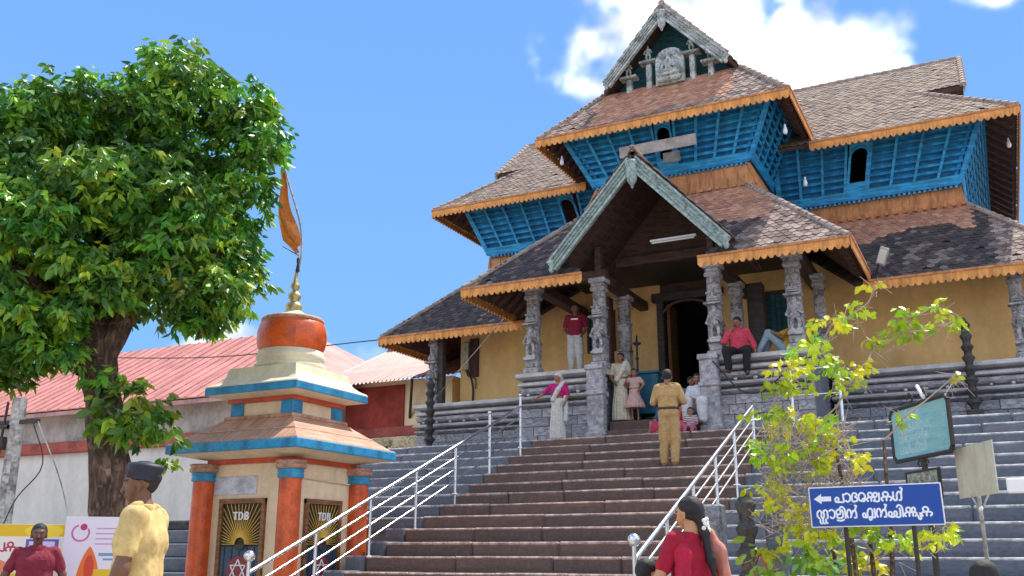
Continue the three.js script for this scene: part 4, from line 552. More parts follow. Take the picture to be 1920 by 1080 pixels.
// ---------------------------------------------------------------- trees and plants
function leafGeo(l, w, droop) { // a folded, drooping leaf
  const p = [[0, 0, 0], [-w, 0.35, 0.02], [w, 0.35, 0.02], [0, 0.4, -0.03], [-w * 0.75, 0.7, 0.0], [w * 0.75, 0.7, 0.0], [0, 0.72, -0.04], [0, 1, 0]].map(([x, y, z]) => [x, y * l, z * l * 1.2 - droop * l * y * y]);
  const tri = [[0, 3, 1], [0, 2, 3], [1, 3, 4], [3, 6, 4], [3, 2, 5], [3, 5, 6], [4, 6, 7], [6, 5, 7]]; const g = new THREE.BufferGeometry(); g.setAttribute('position', new THREE.BufferAttribute(new Float32Array(p.flat()), 3)); g.setIndex(tri.flat()); g.computeVertexNormals(); g.setAttribute('uv', new THREE.BufferAttribute(new Float32Array(16), 2)); return g;
}
const leafMat = M([1, 1, 1], { roughness: 0.42, transmission: 0.42, side: THREE.DoubleSide, specularIntensity: 0.8 });
function limb(path, r0, r1) { const c = new THREE.CatmullRomCurve3(path.map((p) => v3(...p))), n = Math.max(6, path.length * 5), g = new THREE.TubeGeometry(c, n, 1, 10), q = g.attributes.position, cs = c.getSpacedPoints(n); for (let i = 0; i < q.count; i++) { const k = Math.floor(i / 11), t = k / n, p = cs[Math.min(n, k)], r = r0 + (r1 - r0) * t, a = i % 11; const cc = c.getPointAt(t); const d = v3(q.getX(i), q.getY(i), q.getZ(i)).sub(cc).multiplyScalar(r * (1 + 0.16 * (noise3(a * 1.1 % 11, k * 0.6, r0 * 50) - 0.5) * 2)); q.setXYZ(i, cc.x + d.x, cc.y + d.y, cc.z + d.z); } g.computeVertexNormals(); return g; }
function foliage(parent, name, clumps, geo, seed, pick, perM, nLeaf, spread) { // sprays of leaves scattered in the shells of clumps
  const r = rng(seed), ms = [], cs = [], q = new THREE.Quaternion(), Y = v3(0, 1, 0);
  for (const [x, y, z, rad] of clumps) { const n = Math.max(2, Math.round(perM * rad * rad * 12)), ct = 0.6 + r() * 0.8, cy = 0.65 + r() * 0.5; for (let i = 0; i < n; i++) {
    const th = r() * 6.283, cp = r() * 1.55 - 0.55, sp = Math.sqrt(1 - cp * cp), rr = rad * (0.5 + 0.6 * Math.pow(r(), 0.5)), o = v3(Math.cos(th) * sp * 1.15, cp * 0.72, Math.sin(th) * sp * 1.15), c = v3(x, y, z).addScaledVector(o, rr), tone = pick(c, o, r), dir0 = o.clone().multiplyScalar(0.6).add(v3((r() - 0.5), -0.1 + r() * 0.4, (r() - 0.5))).normalize();
    const m = nLeaf * (0.7 + 0.6 * r()) | 0; for (let k = 0; k < m; k++) { const a = r() * 6.283, d = dir0.clone().multiplyScalar(0.55).add(v3(Math.cos(a) * 0.8, -0.55 - r() * 0.7, Math.sin(a) * 0.8)).normalize(); q.setFromUnitVectors(Y, d); const tw = new THREE.Quaternion().setFromAxisAngle(Y, r() * 6.283), s = 0.65 + r() * 0.6, p = c.clone().addScaledVector(dir0, (r() - 0.5) * spread).add(v3((r() - 0.5) * spread * 0.5, (r() - 0.5) * spread * 0.5, (r() - 0.5) * spread * 0.5)); ms.push(new THREE.Matrix4().compose(p.sub(B0), q.clone().multiply(tw), v3(s, s, s))); const j = 0.8 + r() * 0.4; cs.push(L(Math.min(0.85, tone[0] * j * ct * cy), Math.min(0.8, tone[1] * j * ct), tone[2] * j * ct)); } } }
  const im = new THREE.InstancedMesh(geo, leafMat, ms.length); ms.forEach((m, i) => { im.setMatrixAt(i, m); im.setColorAt(i, cs[i]); }); im.name = name; im.userData.kind = 'stuff'; im.castShadow = im.receiveShadow = true; parent.add(im); return ms.length;
}
{
  const bx = -11.28, bz = -9.887, rt = [0.65912, -0.75204], vw = [-0.75204, -0.65912], W = (u, y, d) => [bx + rt[0] * u + vw[0] * d, y, bz + rt[1] * u + vw[1] * d];
  const t = thing('tree', 'tall leafy green tree with leaning trunk beside the shrine', 'tree', bx, 0, bz), r = rng(9);
  part('trunk', [limb([W(0.06, -0.1, 0), W(0.04, 0.9, 0), W(-0.11, 2.4, 0), W(-0.27, 3.3, 0.02), W(-0.42, 3.95, 0), W(-0.5, 4.4, 0.05)], 0.31, 0.25)], mat.bark, t);
  for (const [p, a, b] of [[[W(-0.42, 3.8, 0), W(-0.62, 4.6, 0.1), W(-0.85, 5.2, 0.2), W(-1.1, 6.0, 0.1), W(-1.34, 6.9, 0)], 0.26, 0.07], [[W(-0.42, 3.9, 0), W(-0.1, 4.65, -0.1), W(0.29, 5.4, -0.2), W(0.76, 6.4, 0), W(1.1, 7.2, 0.2)], 0.21, 0.05], [[W(-0.5, 4.3, 0), W(-0.35, 5.2, 0.3), W(-0.2, 6.2, 0.4), W(0.05, 7.3, 0.3), W(0.25, 8.5, 0.1)], 0.2, 0.04], [[W(-0.6, 4.5, 0.1), W(-1.3, 4.9, -0.4), W(-2.0, 5.4, -0.7), W(-2.6, 6.0, -0.9)], 0.14, 0.04], [[W(0.2, 5.3, -0.2), W(0.8, 5.5, -0.6), W(1.4, 5.6, -0.7)], 0.09, 0.03], [[W(-0.15, 3.0, 0), W(0.1, 3.3, -0.2), W(0.3, 3.1, -0.35)], 0.06, 0.02], [[W(0.5, 5.9, -0.1), W(1.2, 6.4, 0.2), W(1.75, 7.0, 0.3)], 0.08, 0.025], [[W(-0.3, 5.6, 0.3), W(-0.9, 6.6, 0.9), W(-1.2, 7.4, 1.0)], 0.09, 0.025]]) part('limb', limb(p, a, b), mat.bark, t);
  const cr = [[0.25, 8.42, 0.6], [0.06, 7.85, 0.86], [0.88, 7.88, 0.76], [1.3, 7.85, 0.42], [-0.69, 7.62, 0.76], [-1.36, 7.5, 0.68], [-1.82, 7.2, 0.72], [-2.47, 6.75, 1.0], [0.39, 6.97, 1.0], [1.12, 6.85, 0.66], [1.4, 6.1, 0.38], [-0.33, 6.42, 1.0], [-1.19, 6.13, 0.95], [-1.86, 5.8, 0.9], [-2.59, 5.7, 1.0], [0.5, 5.75, 0.9], [1.3, 5.1, 0.44], [-0.31, 5.45, 0.8], [-1.13, 5.05, 0.74], [-1.62, 4.5, 0.66], [0.55, 4.85, 0.42], [-1.28, 3.95, 0.42], [-2.07, 4.3, 0.72], [1.08, 4.62, 0.28], [0.4, 8.85, 0.34], [1.68, 7.4, 0.26], [-1.5, 4.3, 0.6], [-2.2, 5.0, 0.9], [-1.1, 4.6, 0.55], [-1.9, 3.75, 0.5], [0.9, 6.2, 0.8], [-0.75, 4.75, 0.5], [1.0, 5.6, 0.55], [-0.6, 6.9, 0.9]];
  const clumps = []; for (const [u, y, rad] of cr) { const d = (r() - 0.5) * 1.3, n = Math.round(5 + rad * rad * 19); for (let i = 0; i < n; i++) { const a = r() * 6.283, b = Math.asin(r() * 1.7 - 0.7), e = rad * (0.45 + 0.55 * r()); clumps.push([...W(u + Math.cos(a) * e * Math.cos(b), y + Math.sin(b) * e * 0.92, d + Math.sin(a) * Math.cos(b) * e * 1.3), 0.2 + 0.2 * r()]); } }
  for (const [u, y, rad] of [[-0.9, 5.0, 0.45], [-1.5, 5.3, 0.5], [0.2, 5.3, 0.45], [0.75, 5.35, 0.45], [-0.2, 4.85, 0.35], [-1.2, 5.7, 0.5], [0.5, 6.1, 0.5], [1.05, 4.9, 0.35], [-2.0, 4.6, 0.5], [-1.2, 4.35, 0.4]]) for (let i = 0; i < 7; i++) clumps.push([...W(u + (r() - 0.5) * rad * 1.6, y + (r() - 0.5) * rad * 1.2, -0.75 - r() * 0.5), 0.2 + 0.16 * r()]);
  const pick = (c, o, q) => { const k = q(); return k < 0.12 ? [0.44, 0.54, 0.03] : k < 0.5 ? [0.16, 0.36, 0.04] : k < 0.76 ? [0.075, 0.21, 0.035] : [0.28, 0.47, 0.035]; };
  foliage(t, 'crown', clumps, leafGeo(0.165, 0.03, 0.25), 31, pick, 15, 8, 0.14);
  foliage(t, 'lower_shoots', [[0.12, 3.34, 0.42], [0.36, 2.92, 0.4], [-0.11, 3.65, 0.28], [0.55, 2.52, 0.14], [-0.25, 3.0, 0.2], [0.1, 3.0, 0.3]].map(([u, y, rad]) => [...W(u, y, -0.42), rad]), leafGeo(0.2, 0.045, 0.2), 32, (c, o, q) => { const k = q(); return k < 0.4 ? [0.34, 0.44, 0.03] : k < 0.8 ? [0.18, 0.32, 0.03] : [0.1, 0.2, 0.03]; }, 14, 7, 0.16);
}
{
  const bx = -1.235, bz = -8.915, rt = [0.991, -0.1338], vw = [-0.1338, -0.991], W = (u, y, d) => [bx + rt[0] * u + vw[0] * d, y, bz + rt[1] * u + vw[1] * d];
  const t = thing('shrub', 'straggly shrub with bright yellow-green leaves behind the blue sign', 'shrub', bx, 0, bz), r = rng(19);
  const cl = [[0.4, 3.54, 0.07], [0.2, 3.34, 0.11], [0.01, 3.26, 0.14], [0.65, 3.31, 0.12], [0.93, 3.43, 0.08], [0.96, 3.19, 0.12], [0.59, 3.17, 0.14], [0.36, 3.08, 0.09], [-0.15, 3.02, 0.19], [0.02, 2.86, 0.12], [0.2, 2.8, 0.09], [-0.39, 2.89, 0.14], [-0.31, 2.74, 0.15], [-0.5, 2.7, 0.12], [0.1, 2.71, 0.12], [0.93, 2.68, 0.05], [0.51, 2.36, 0.08], [-0.61, 2.46, 0.15], [-0.43, 2.36, 0.2], [-0.2, 2.39, 0.15], [-0.12, 2.2, 0.17], [-0.59, 2.12, 0.17], [-0.36, 2.02, 0.2], [0, 2.01, 0.17], [-0.65, 1.8, 0.14], [-0.53, 1.61, 0.17], [-0.32, 1.38, 0.2], [-0.16, 1.2, 0.2], [0.07, 1.42, 0.15], [0.09, 1.16, 0.15], [0.79, 1.42, 0.1], [0.62, 1.38, 0.14], [0.41, 1.33, 0.14], [0.27, 1.64, 0.13]];
  const pts = cl.map(([u, y, rad]) => [...W(u, y, (r() - 0.5) * 0.5), rad]);
  const stems = [[-0.05, 0], [0.1, 0.1], [0.02, -0.12], [0.2, 0.02], [-0.18, 0.06]].map(([u, d]) => W(u, 0, d)), mids = [[-0.2, 1.6], [0.15, 1.8], [-0.05, 2.2], [0.35, 2.2], [-0.4, 1.4]].map(([u, y]) => W(u, y, (r() - 0.5) * 0.3));
  stems.forEach((s, i) => part('stem', limb([s, [(s[0] + mids[i][0]) / 2 + 0.04, mids[i][1] * 0.5, (s[2] + mids[i][2]) / 2], mids[i]], 0.03, 0.014), mat.twig, t));
  const tw = [], nodes = mids.map((m) => [...m]); for (const p of [...pts].sort((m, n) => m[1] - n[1])) { let b = nodes[0], bd = 1e9; for (const m of nodes) { const d = Math.hypot(m[0] - p[0], (m[1] - p[1]) * (m[1] < p[1] ? 0.8 : 2.5), m[2] - p[2]); if (d > 0.05 && d < bd) { bd = d; b = m; } } const mid = [(b[0] + p[0]) / 2 + (r() - 0.5) * 0.1, (b[1] + p[1]) / 2 - 0.03, (b[2] + p[2]) / 2 + (r() - 0.5) * 0.1]; tw.push(limb([b, mid, [p[0], p[1], p[2]]], 0.009, 0.004)); nodes.push([p[0], p[1], p[2]], mid); for (let k = 0; k < 9; k++) { const a = [p[0] + (r() - 0.5) * p[3], p[1] + (r() - 0.6) * p[3] * 2, p[2] + (r() - 0.5) * p[3]]; tw.push(rod(v3(...a), v3(a[0] + (r() - 0.5) * 0.3, a[1] + (r() - 0.6) * 0.3, a[2] + (r() - 0.5) * 0.3), 0.004, 0.002, 4)); } }
  for (let k = 0; k < 620; k++) { const c = W(-0.3 + (r() - 0.5) * 0.75, 1.4 + r() * 0.95, (r() - 0.5) * 0.7); tw.push(rod(v3(...c), v3(c[0] + (r() - 0.5) * 0.4, c[1] + (r() - 0.3) * 0.35, c[2] + (r() - 0.5) * 0.4), 0.0045, 0.002, 4)); }
  part('twigs', tw, M([0.42, 0.33, 0.27], { roughness: 0.9 }), t).userData.kind = 'stuff';
  foliage(t, 'leaves', pts, leafGeo(0.078, 0.023, 0.3), 41, (c, o, q) => { const k = q(); return k < 0.55 ? [0.88, 0.90, 0.02] : k < 0.85 ? [0.74, 0.84, 0.03] : [0.52, 0.68, 0.04]; }, 58, 5, 0.085);
}

// ---------------------------------------------------------------- signs
function strokes(cv, glyphs, x, y, s, lw) { cv.lineWidth = lw; cv.lineCap = cv.lineJoin = 'round'; for (const g of glyphs) { if (g === ' ') { x += s * 0.5; continue; } const [adv, ...ls] = g; for (const l of ls) { cv.beginPath(); const P = l.map(([a, b]) => [x + a * s, y + b * s]); cv.moveTo(...P[0]); for (let i = 0; i < P.length - 1; i++) { const p0 = P[Math.max(0, i - 1)], p1 = P[i], p2 = P[i + 1], p3 = P[Math.min(P.length - 1, i + 2)]; cv.bezierCurveTo(p1[0] + (p2[0] - p0[0]) / 6, p1[1] + (p2[1] - p0[1]) / 6, p2[0] - (p3[0] - p1[0]) / 6, p2[1] - (p3[1] - p1[1]) / 6, ...p2); } cv.stroke(); } x += adv * s; } return x; }
const ML = { // letter shapes, top 0 to base 1
  pa: [1.12, [[0.08, 0.98], [0.0, 0.7], [0.16, 0.45], [0.38, 0.55], [0.36, 0.85], [0.22, 1.0], [0.55, 1.0], [0.95, 1.0], [0.97, 0.6], [0.95, 0.1]]],
  aa: [0.78, [[0.0, 0.12], [0.3, 0.0], [0.58, 0.22], [0.62, 0.6], [0.5, 0.9], [0.25, 1.0], [0.1, 0.85]]],
  da: [0.8, [[0.42, 0.98], [0.1, 0.95], [0.02, 0.5], [0.2, 0.05], [0.5, 0.02], [0.62, 0.25], [0.4, 0.45], [0.62, 0.62], [0.6, 0.9], [0.42, 0.98]]],
  ra: [0.9, [[0.3, 0.98], [0.05, 0.8], [0.02, 0.35], [0.3, 0.0], [0.62, 0.12], [0.74, 0.5], [0.66, 0.9], [0.5, 1.0], [0.42, 0.8], [0.56, 0.66]]],
  ka: [1.3, [[0.12, 1.0], [0.0, 0.78], [0.2, 0.58], [0.6, 0.56], [1.0, 0.58], [1.14, 0.8], [0.98, 1.0]], [[0.55, 0.98], [0.56, 0.6], [0.34, 0.5], [0.2, 0.22], [0.42, 0.0], [0.7, 0.08], [0.78, 0.34], [0.56, 0.58]]],
  ksha: [1.65, [[0.12, 1.0], [0.0, 0.78], [0.2, 0.58], [0.6, 0.56], [0.85, 0.6], [0.9, 0.9], [0.8, 1.0], [1.35, 1.0], [1.42, 0.1]], [[0.5, 0.98], [0.5, 0.6], [0.3, 0.5], [0.18, 0.22], [0.36, 0.0], [0.6, 0.08], [0.66, 0.34], [0.5, 0.58]], [[0.85, 0.6], [0.8, 0.2], [1.0, 0.02], [1.2, 0.2], [1.12, 0.5], [0.95, 0.55]]],
  ll: [1.1, [[0.05, 0.05], [0.02, 0.7], [0.16, 1.0], [0.4, 0.9], [0.42, 0.4], [0.6, 0.05], [0.85, 0.12], [0.92, 0.5], [0.86, 0.95], [0.68, 1.0]], [[0.92, 0.5], [0.95, 0.1], [1.05, -0.3], [0.88, -0.42]]],
  stta: [1.4, [[0.2, 0.98], [0.0, 0.7], [0.05, 0.25], [0.3, 0.05], [0.5, 0.3], [0.44, 0.75], [0.62, 0.98], [0.78, 0.6], [0.72, 0.2], [0.95, 0.02], [1.18, 0.25], [1.16, 0.98]], [[0.3, 1.15], [0.3, 1.5], [0.45, 1.6]], [[0.62, 1.1], [0.62, 1.5], [0.78, 1.58]], [[0.95, 1.1], [0.95, 1.5], [1.1, 1.56]]],
  lla: [0.95, [[0.1, 0.55], [0.02, 0.25], [0.25, 0.0], [0.5, 0.15], [0.46, 0.5], [0.2, 0.6], [0.08, 0.9], [0.35, 1.02], [0.7, 0.9], [0.8, 0.4], [0.66, 0.05]], [[0.1, 1.25], [0.5, 1.32], [0.85, 1.2]]],
  i: [0.28, [[0.1, 1.0], [0.1, 0.3], [0.0, -0.15], [-0.3, -0.32], [-0.5, -0.1]]],
  l: [1.3, [[0.1, 0.98], [0.0, 0.6], [0.15, 0.1], [0.4, 0.1], [0.5, 0.6], [0.42, 0.95], [0.62, 0.4], [0.85, 0.15], [1.05, 0.4], [1.05, 0.95], [0.85, 1.0]], [[1.05, 0.4], [1.0, 0.0], [1.15, -0.35], [0.98, -0.42]]],
  e: [1.55, [[0.08, 0.98], [0.0, 0.72], [0.15, 0.5], [0.32, 0.7], [0.26, 1.0], [0.5, 0.95], [0.55, 0.4], [0.75, 0.02], [1.05, 0.1], [1.1, 0.6], [0.95, 1.2], [0.75, 1.3], [0.72, 1.0], [1.0, 0.98], [1.36, 0.98], [1.36, 0.05]]],
  ppa: [1.5, [[0.08, 0.98], [0.0, 0.7], [0.16, 0.45], [0.38, 0.55], [0.36, 0.85], [0.22, 1.0], [0.6, 1.0], [0.66, 0.5], [0.85, 0.4], [0.95, 0.7], [0.82, 1.0], [1.28, 1.0], [1.3, 0.1]]],
  kka: [1.45, [[0.1, 1.0], [0.0, 0.78], [0.2, 0.56], [0.7, 0.56], [1.2, 0.58], [1.3, 0.8], [1.16, 1.0]], [[0.5, 0.98], [0.5, 0.58], [0.3, 0.5], [0.2, 0.22], [0.4, 0.0], [0.64, 0.1], [0.66, 0.4], [0.5, 0.58]], [[0.9, 0.98], [0.9, 0.58], [0.8, 0.3], [0.95, 0.02], [1.15, 0.14], [1.12, 0.46], [0.9, 0.58]]],
  ku: [0.35, [[0.0, 0.98], [0.05, 1.3], [0.25, 1.35], [0.28, 1.0], [0.2, 0.7]]],
};
function canvasTex(w, h, draw) { const c = document.createElement('canvas'); c.width = w; c.height = h; const x = c.getContext('2d'); draw(x, w, h); const t = new THREE.CanvasTexture(c); t.colorSpace = THREE.SRGBColorSpace; t.anisotropy = 8; return t; }
function board(name, w, h, d, tex, parent, m4, rough = 0.5) { const g = new THREE.PlaneGeometry(w, h).translate(0, 0, d / 2 + 0.002); g.applyMatrix4(m4); const o = new THREE.Mesh(g.translate(-B0.x, -B0.y, -B0.z), new THREE.MeshPhysicalMaterial({ map: tex, roughness: rough })); o.name = name; o.castShadow = o.receiveShadow = true; parent.add(o); return o; }
{ // blue direction sign
  const w = 1.01, h = 0.315, m4 = new THREE.Matrix4().makeRotationZ(0.012).setPosition(-0.955, 1.63, -8.45), t = thing('direction_sign', 'blue sign with white arrow and two lines of Malayalam letters', 'sign', -0.955, 0, -8.45);
  part('sign_plate', new RoundedBoxGeometry(w + 0.012, h + 0.012, 0.022, 2, 0.004).applyMatrix4(m4), mat.plainWhite, t);
  board('sign_face', w - 0.006, h - 0.006, 0.022, canvasTex(1024, 320, (c, W, H) => { c.fillStyle = '#07449a'; c.fillRect(0, 0, W, H); for (let i = 0; i < 900; i++) { const r = hash3(i, 3, 1), q = hash3(i, 5, 2); c.fillStyle = `rgba(${hash3(i, 7, 3) < 0.5 ? '255,255,255' : '0,20,60'},0.03)`; c.fillRect(r * W, q * H, 3 + hash3(i, 9, 4) * 26, 2 + hash3(i, 11, 5) * 3); } c.fillStyle = c.strokeStyle = '#e9ebf2'; c.beginPath(); for (const [x, y] of [[30, 92], [92, 48], [92, 72], [172, 72], [172, 112], [92, 112], [92, 134]]) c.lineTo(x, y); c.fill(); strokes(c, [ML.pa, ML.aa, ML.da, ML.ra, ML.ksha, ML.ka, ML.ll], 204, 52, 70, 15); strokes(c, [ML.stta, ML.aa, ML.lla, ML.i, ML.l, ' ', ML.e, ML.l, ML.ppa, ML.i, ML.kka, ML.ku, ML.ka], 48, 184, 70, 15); }), t, m4, 0.35);
  for (const x of [-1.2, -0.68]) part('post', rod(v3(x, 0, -8.49), v3(x, 1.72, -8.49), 0.018, 0.018, 8), mat.iron, t);
}
{ // framed board with scrollwork and a small plate beneath
  const t = thing('name_board', 'pale turquoise board in a dark scrolled iron frame on a post', 'sign', -0.66, 0, -10.2), m4 = new THREE.Matrix4().makeRotationY(-1.03).setPosition(-0.66, 2.42, -10.2), Wd = 1.16, Hd = 0.52;
  const loc = (n, g, m, par = t) => part(n, (Array.isArray(g) ? join(g) : clean(g)).applyMatrix4(m4), m, par);
  loc('board_plate', new RoundedBoxGeometry(Wd, Hd, 0.02, 2, 0.008), mat.iron);
  board('board_face', Wd - 0.02, Hd - 0.02, 0.02, canvasTex(512, 230, (c, W, H) => { c.fillStyle = '#86bcc4'; c.fillRect(0, 0, W, H); for (let i = 0; i < 500; i++) { c.fillStyle = `rgba(${hash3(i, 1, 9) < 0.5 ? '190,220,215' : '40,120,150'},0.06)`; c.fillRect(hash3(i, 2, 8) * W, hash3(i, 3, 7) * H, 10 + hash3(i, 4, 6) * 70, 3 + hash3(i, 5, 5) * 12); } c.strokeStyle = 'rgba(225,235,232,0.4)'; const ks = Object.values(ML); for (let l = 0; l < 4; l++) { const row = []; for (let i = 0; i < 7 + (l % 2) * 2; i++) row.push(ks[(l * 5 + i * 3) % ks.length]); strokes(c, row, 60, 26 + l * 50, 30, 5); } }), t, m4, 0.45);
  const fr = (x0, y0, x1, y1, r = 0.022) => rod(v3(x0, y0, 0.01), v3(x1, y1, 0.01), r, r, 8), a = Wd / 2, b = Hd / 2; loc('frame', [fr(-a, -b + 0.05, -a, b - 0.05), fr(a, -b + 0.05, a, b - 0.05), fr(-a + 0.05, b, a - 0.05, b), fr(-a + 0.05, -b, a - 0.05, -b), fr(-a, b - 0.05, -a + 0.05, b), fr(a, b - 0.05, a - 0.05, b), fr(-a, -b + 0.05, -a + 0.05, -b), fr(a, -b + 0.05, a - 0.05, -b)], mat.iron);
  for (const s of [-1, 1]) { loc('scroll', tube(Array.from({ length: 12 }, (_, i) => { const q = i / 11 * 5.2, r = 0.075 * (1 - i / 14); return [s * (0.12 + r * Math.cos(q)), b + 0.06 + r * Math.sin(q), 0.01]; }), 0.01, 24, 5), mat.iron); loc('lower_scroll', tube(Array.from({ length: 12 }, (_, i) => { const q = i / 11 * 5, r = 0.05 * (1 - i / 14); return [s * (0.06 + r * Math.cos(q)), -b - 0.07 + r * Math.sin(q), 0.01]; }), 0.009, 20, 5), mat.iron); }
  loc('lamp_bracket', [tube([[0.1, b, 0], [0.2, b + 0.12, 0.03], [0.3, b + 0.02, 0.06]], 0.011, 14, 5)], mat.iron); loc('lamp_tube', rod(v3(0.08, b + 0.16, 0.03), v3(0.24, b + 0.02, 0.06), 0.018, 0.018, 8), mat.plainWhite);
  part('post', rod(v3(-0.66, 2.16, -10.21), v3(-0.66, 0, -10.21), 0.03, 0.03, 10), mat.iron, t);
  loc('small_plate', [new RoundedBoxGeometry(0.62, 0.26, 0.02, 2, 0.006).translate(0, -b - 0.27, 0.03)], M([0.42, 0.46, 0.42], { tex: 'stone', s: 0.5 })); loc('small_plate_frame', [box(-0.33, -0.3, -b - 0.41, -b - 0.145, 0.02, 0.045), box(0.3, 0.33, -b - 0.41, -b - 0.145, 0.02, 0.045), box(-0.33, 0.33, -b - 0.145, -b - 0.125, 0.02, 0.046)], mat.iron);
}
{ const t = thing('blank_board', 'blank weathered cream board on a thin pale post', 'sign', -0.21, 0, -9.6), m4 = new THREE.Matrix4().makeRotationY(-1.17).setPosition(-0.21, 1.97, -9.6);
  part('board_plate', [new THREE.BoxGeometry(0.84, 0.45, 0.012).applyMatrix4(m4)], M([0.66, 0.62, 0.52], { tex: 'plaster', s: 0.6, roughness: 0.8 }), t); part('post', [rod(v3(-0.2, 0, -9.63), v3(-0.21, 1.78, -9.63), 0.018, 0.018, 8), rod(v3(-0.27, 1.76, -9.62), v3(-0.21, 1.6, -9.62), 0.01, 0.01, 6), rod(v3(-0.13, 1.76, -9.63), v3(-0.21, 1.6, -9.63), 0.01, 0.01, 6)], mat.concrete, t); part('bracket', [ball(-0.205, 1.64, -9.62, 0.02)], mat.plainWhite, t); }
tag((B0.set(0, 0, 0), part('edge_box', [cbox(0.02, 0.3, 1.74, 1.86, -9.2, -9.1, 0.01), rod(v3(0.25, 0, -9.15), v3(0.25, 1.75, -9.15), 0.02, 0.02, 8)], mat.plainWhite)), 'small white box on a post beside the blank board', 'box');
const posterSpot = (px, D) => 0;
{ // printed banners
  const t = thing('poster', 'white festival poster with pink letters and an orange figure, behind the officer', 'poster', -9.5, 0, -8.27), m4 = new THREE.Matrix4().makeRotationY(0.80).setPosition(-9.5, 1.1, -8.27), w = 0.9, h = 1.15;
  part('panel', new THREE.BoxGeometry(w, h, 0.02).applyMatrix4(m4), mat.plainWhite, t);
  board('print', w - 0.01, h - 0.01, 0.02, canvasTex(512, 660, (c, W, H) => { c.fillStyle = '#dcd3df'; c.fillRect(0, 0, W, H); c.strokeStyle = '#c2608c'; c.lineWidth = 12; c.beginPath(); c.arc(95, 105, 52, -0.6, 4.4); c.stroke(); c.fillStyle = '#b02c60'; c.beginPath(); c.arc(112, 66, 22, 0, 7); c.fill(); c.fillStyle = '#b98fb4'; for (let i = 0; i < 4; i++) c.fillRect(190, 70 + i * 34, 250 - i * 20, 9); c.fillStyle = '#6c93a8'; c.fillRect(220, 235, 210, 20); c.fillRect(250, 270, 170, 14); c.fillStyle = '#e06a22'; c.beginPath(); c.moveTo(90, 430); c.quadraticCurveTo(110, 250, 165, 190); c.quadraticCurveTo(220, 270, 245, 430); c.fill(); c.fillStyle = '#c83a1e'; c.beginPath(); c.ellipse(168, 330, 30, 80, 0, 0, 7); c.fill(); c.fillStyle = '#d8b21a'; c.fillRect(200, 340, 270, 62); c.strokeStyle = '#c23c84'; const ks = Object.values(ML); strokes(c, [ks[4], ks[1], ks[5], ks[3], ks[9]], 70, 460, 68, 16); strokes(c, [ks[11], ks[2], ks[6]], 120, 570, 62, 14); c.fillStyle = '#3b3550'; c.fillRect(60, 640, 400, 20); }), t, m4, 0.4);
  for (const s of [-1, 1]) part('leg', rod(v3(-9.52 + s * 0.26, 0, -8.3 - s * 0.27), v3(-9.52 + s * 0.26, 1.6, -8.3 - s * 0.27), 0.015, 0.015, 6), mat.iron, t);
  const q = thing('poster', 'yellow and purple printed poster behind the man in maroon shirt', 'poster', -10.2, 0, -7.75), m5 = new THREE.Matrix4().makeRotationY(0.9).setPosition(-10.3, 1.2, -7.74);
  part('panel', new THREE.BoxGeometry(0.95, 0.78, 0.02).applyMatrix4(m5), mat.plainWhite, q);
  board('print', 0.94, 0.77, 0.02, canvasTex(512, 420, (c, W, H) => { c.fillStyle = '#e7dcd6'; c.fillRect(0, 0, W, H); c.fillStyle = '#e0b410'; c.fillRect(0, 0, W, 74); c.fillStyle = '#f0d030'; c.beginPath(); c.ellipse(390, 40, 110, 42, 0, 0, 7); c.fill(); c.fillStyle = '#6b58a8'; c.fillRect(292, 90, 190, 170); c.fillStyle = '#cfc6ea'; c.fillRect(310, 104, 150, 40); c.fillStyle = '#e3c326'; c.fillRect(310, 156, 140, 74); c.fillStyle = '#e2845c'; c.beginPath(); c.ellipse(120, 300, 110, 90, 0, 0, 7); c.fill(); c.fillStyle = '#e8b81c'; c.fillRect(130, 300, 220, 50); c.fillStyle = '#c34b3a'; c.fillRect(0, 356, W, 64); c.strokeStyle = '#b52b4c'; const ks = Object.values(ML); strokes(c, [ks[2], ks[6], ks[0], ks[4]], 24, 110, 52, 11); c.strokeStyle = '#fff'; strokes(c, [ks[7], ks[1], ks[4], ks[9], ks[5]], 40, 372, 34, 8); }), q, m5, 0.4);
  part('leg', [rod(v3(-10.33, 0, -7.78), v3(-10.33, 0.9, -7.78), 0.02, 0.02, 6)], mat.iron, q);
}

// ---------------------------------------------------------------- stone lamp towers, stone posts
function lampTower(label, x, y0, z, h, r) { const t = thing('stone_lamp', label, 'stone lamp', x, y0, z, 'carved stone lamp towers'), n = Math.round(h / (r * 1.7)); part('base', [cbox(x - r * 1.1, x + r * 1.1, y0, y0 + r * 0.8, z - r * 1.1, z + r * 1.1, 0.02)], mat.darkStone, t); const y1 = y0 + r * 0.8, s = (h - r * 0.8) / n; for (let i = 0; i < n; i++) { const k = 1 - 0.25 * i / n; part('lamp_tier', lathe([[r * 0.5, 0], [r * 0.55, s * 0.3], [r * 0.95 * k, s * 0.6], [r * 1.0 * k, s * 0.74], [r * 0.85 * k, s * 0.8], [r * 0.5, s]], x, y1 + i * s, z, 12), mat.darkStone, t); } part('finial', lathe([[r * 0.4, 0], [r * 0.3, r * 0.4], [0, r * 0.7]], x, y1 + n * s, z, 10), mat.darkStone, t); return t; }
lampTower('dark stone lamp tower standing before the yellow wall above the grey steps', -0.34, 4.0, -22.0, 2.0, 0.15);
lampTower('dark stone lamp tower at the temple corner beside the annex', -13.5, TOPY, -21.95, 2.1, 0.16);
lampTower('dark stone lamp tower at the foot of the stairs beside a smooth slab', -2.42, 0, -10.2, 1.82, 0.145);
{ const t = thing('stone_slab', 'smooth blue-grey stone slab standing at the foot of the handrail', 'stone slab', -2.82, 0, -10.3); part('slab', [cbox(-2.95, -2.68, 0, 1.76, -10.42, -10.2, 0.02)], M([0.27, 0.29, 0.34], { tex: 'stone', s: 0.8, roughness: 0.6 }), t); }
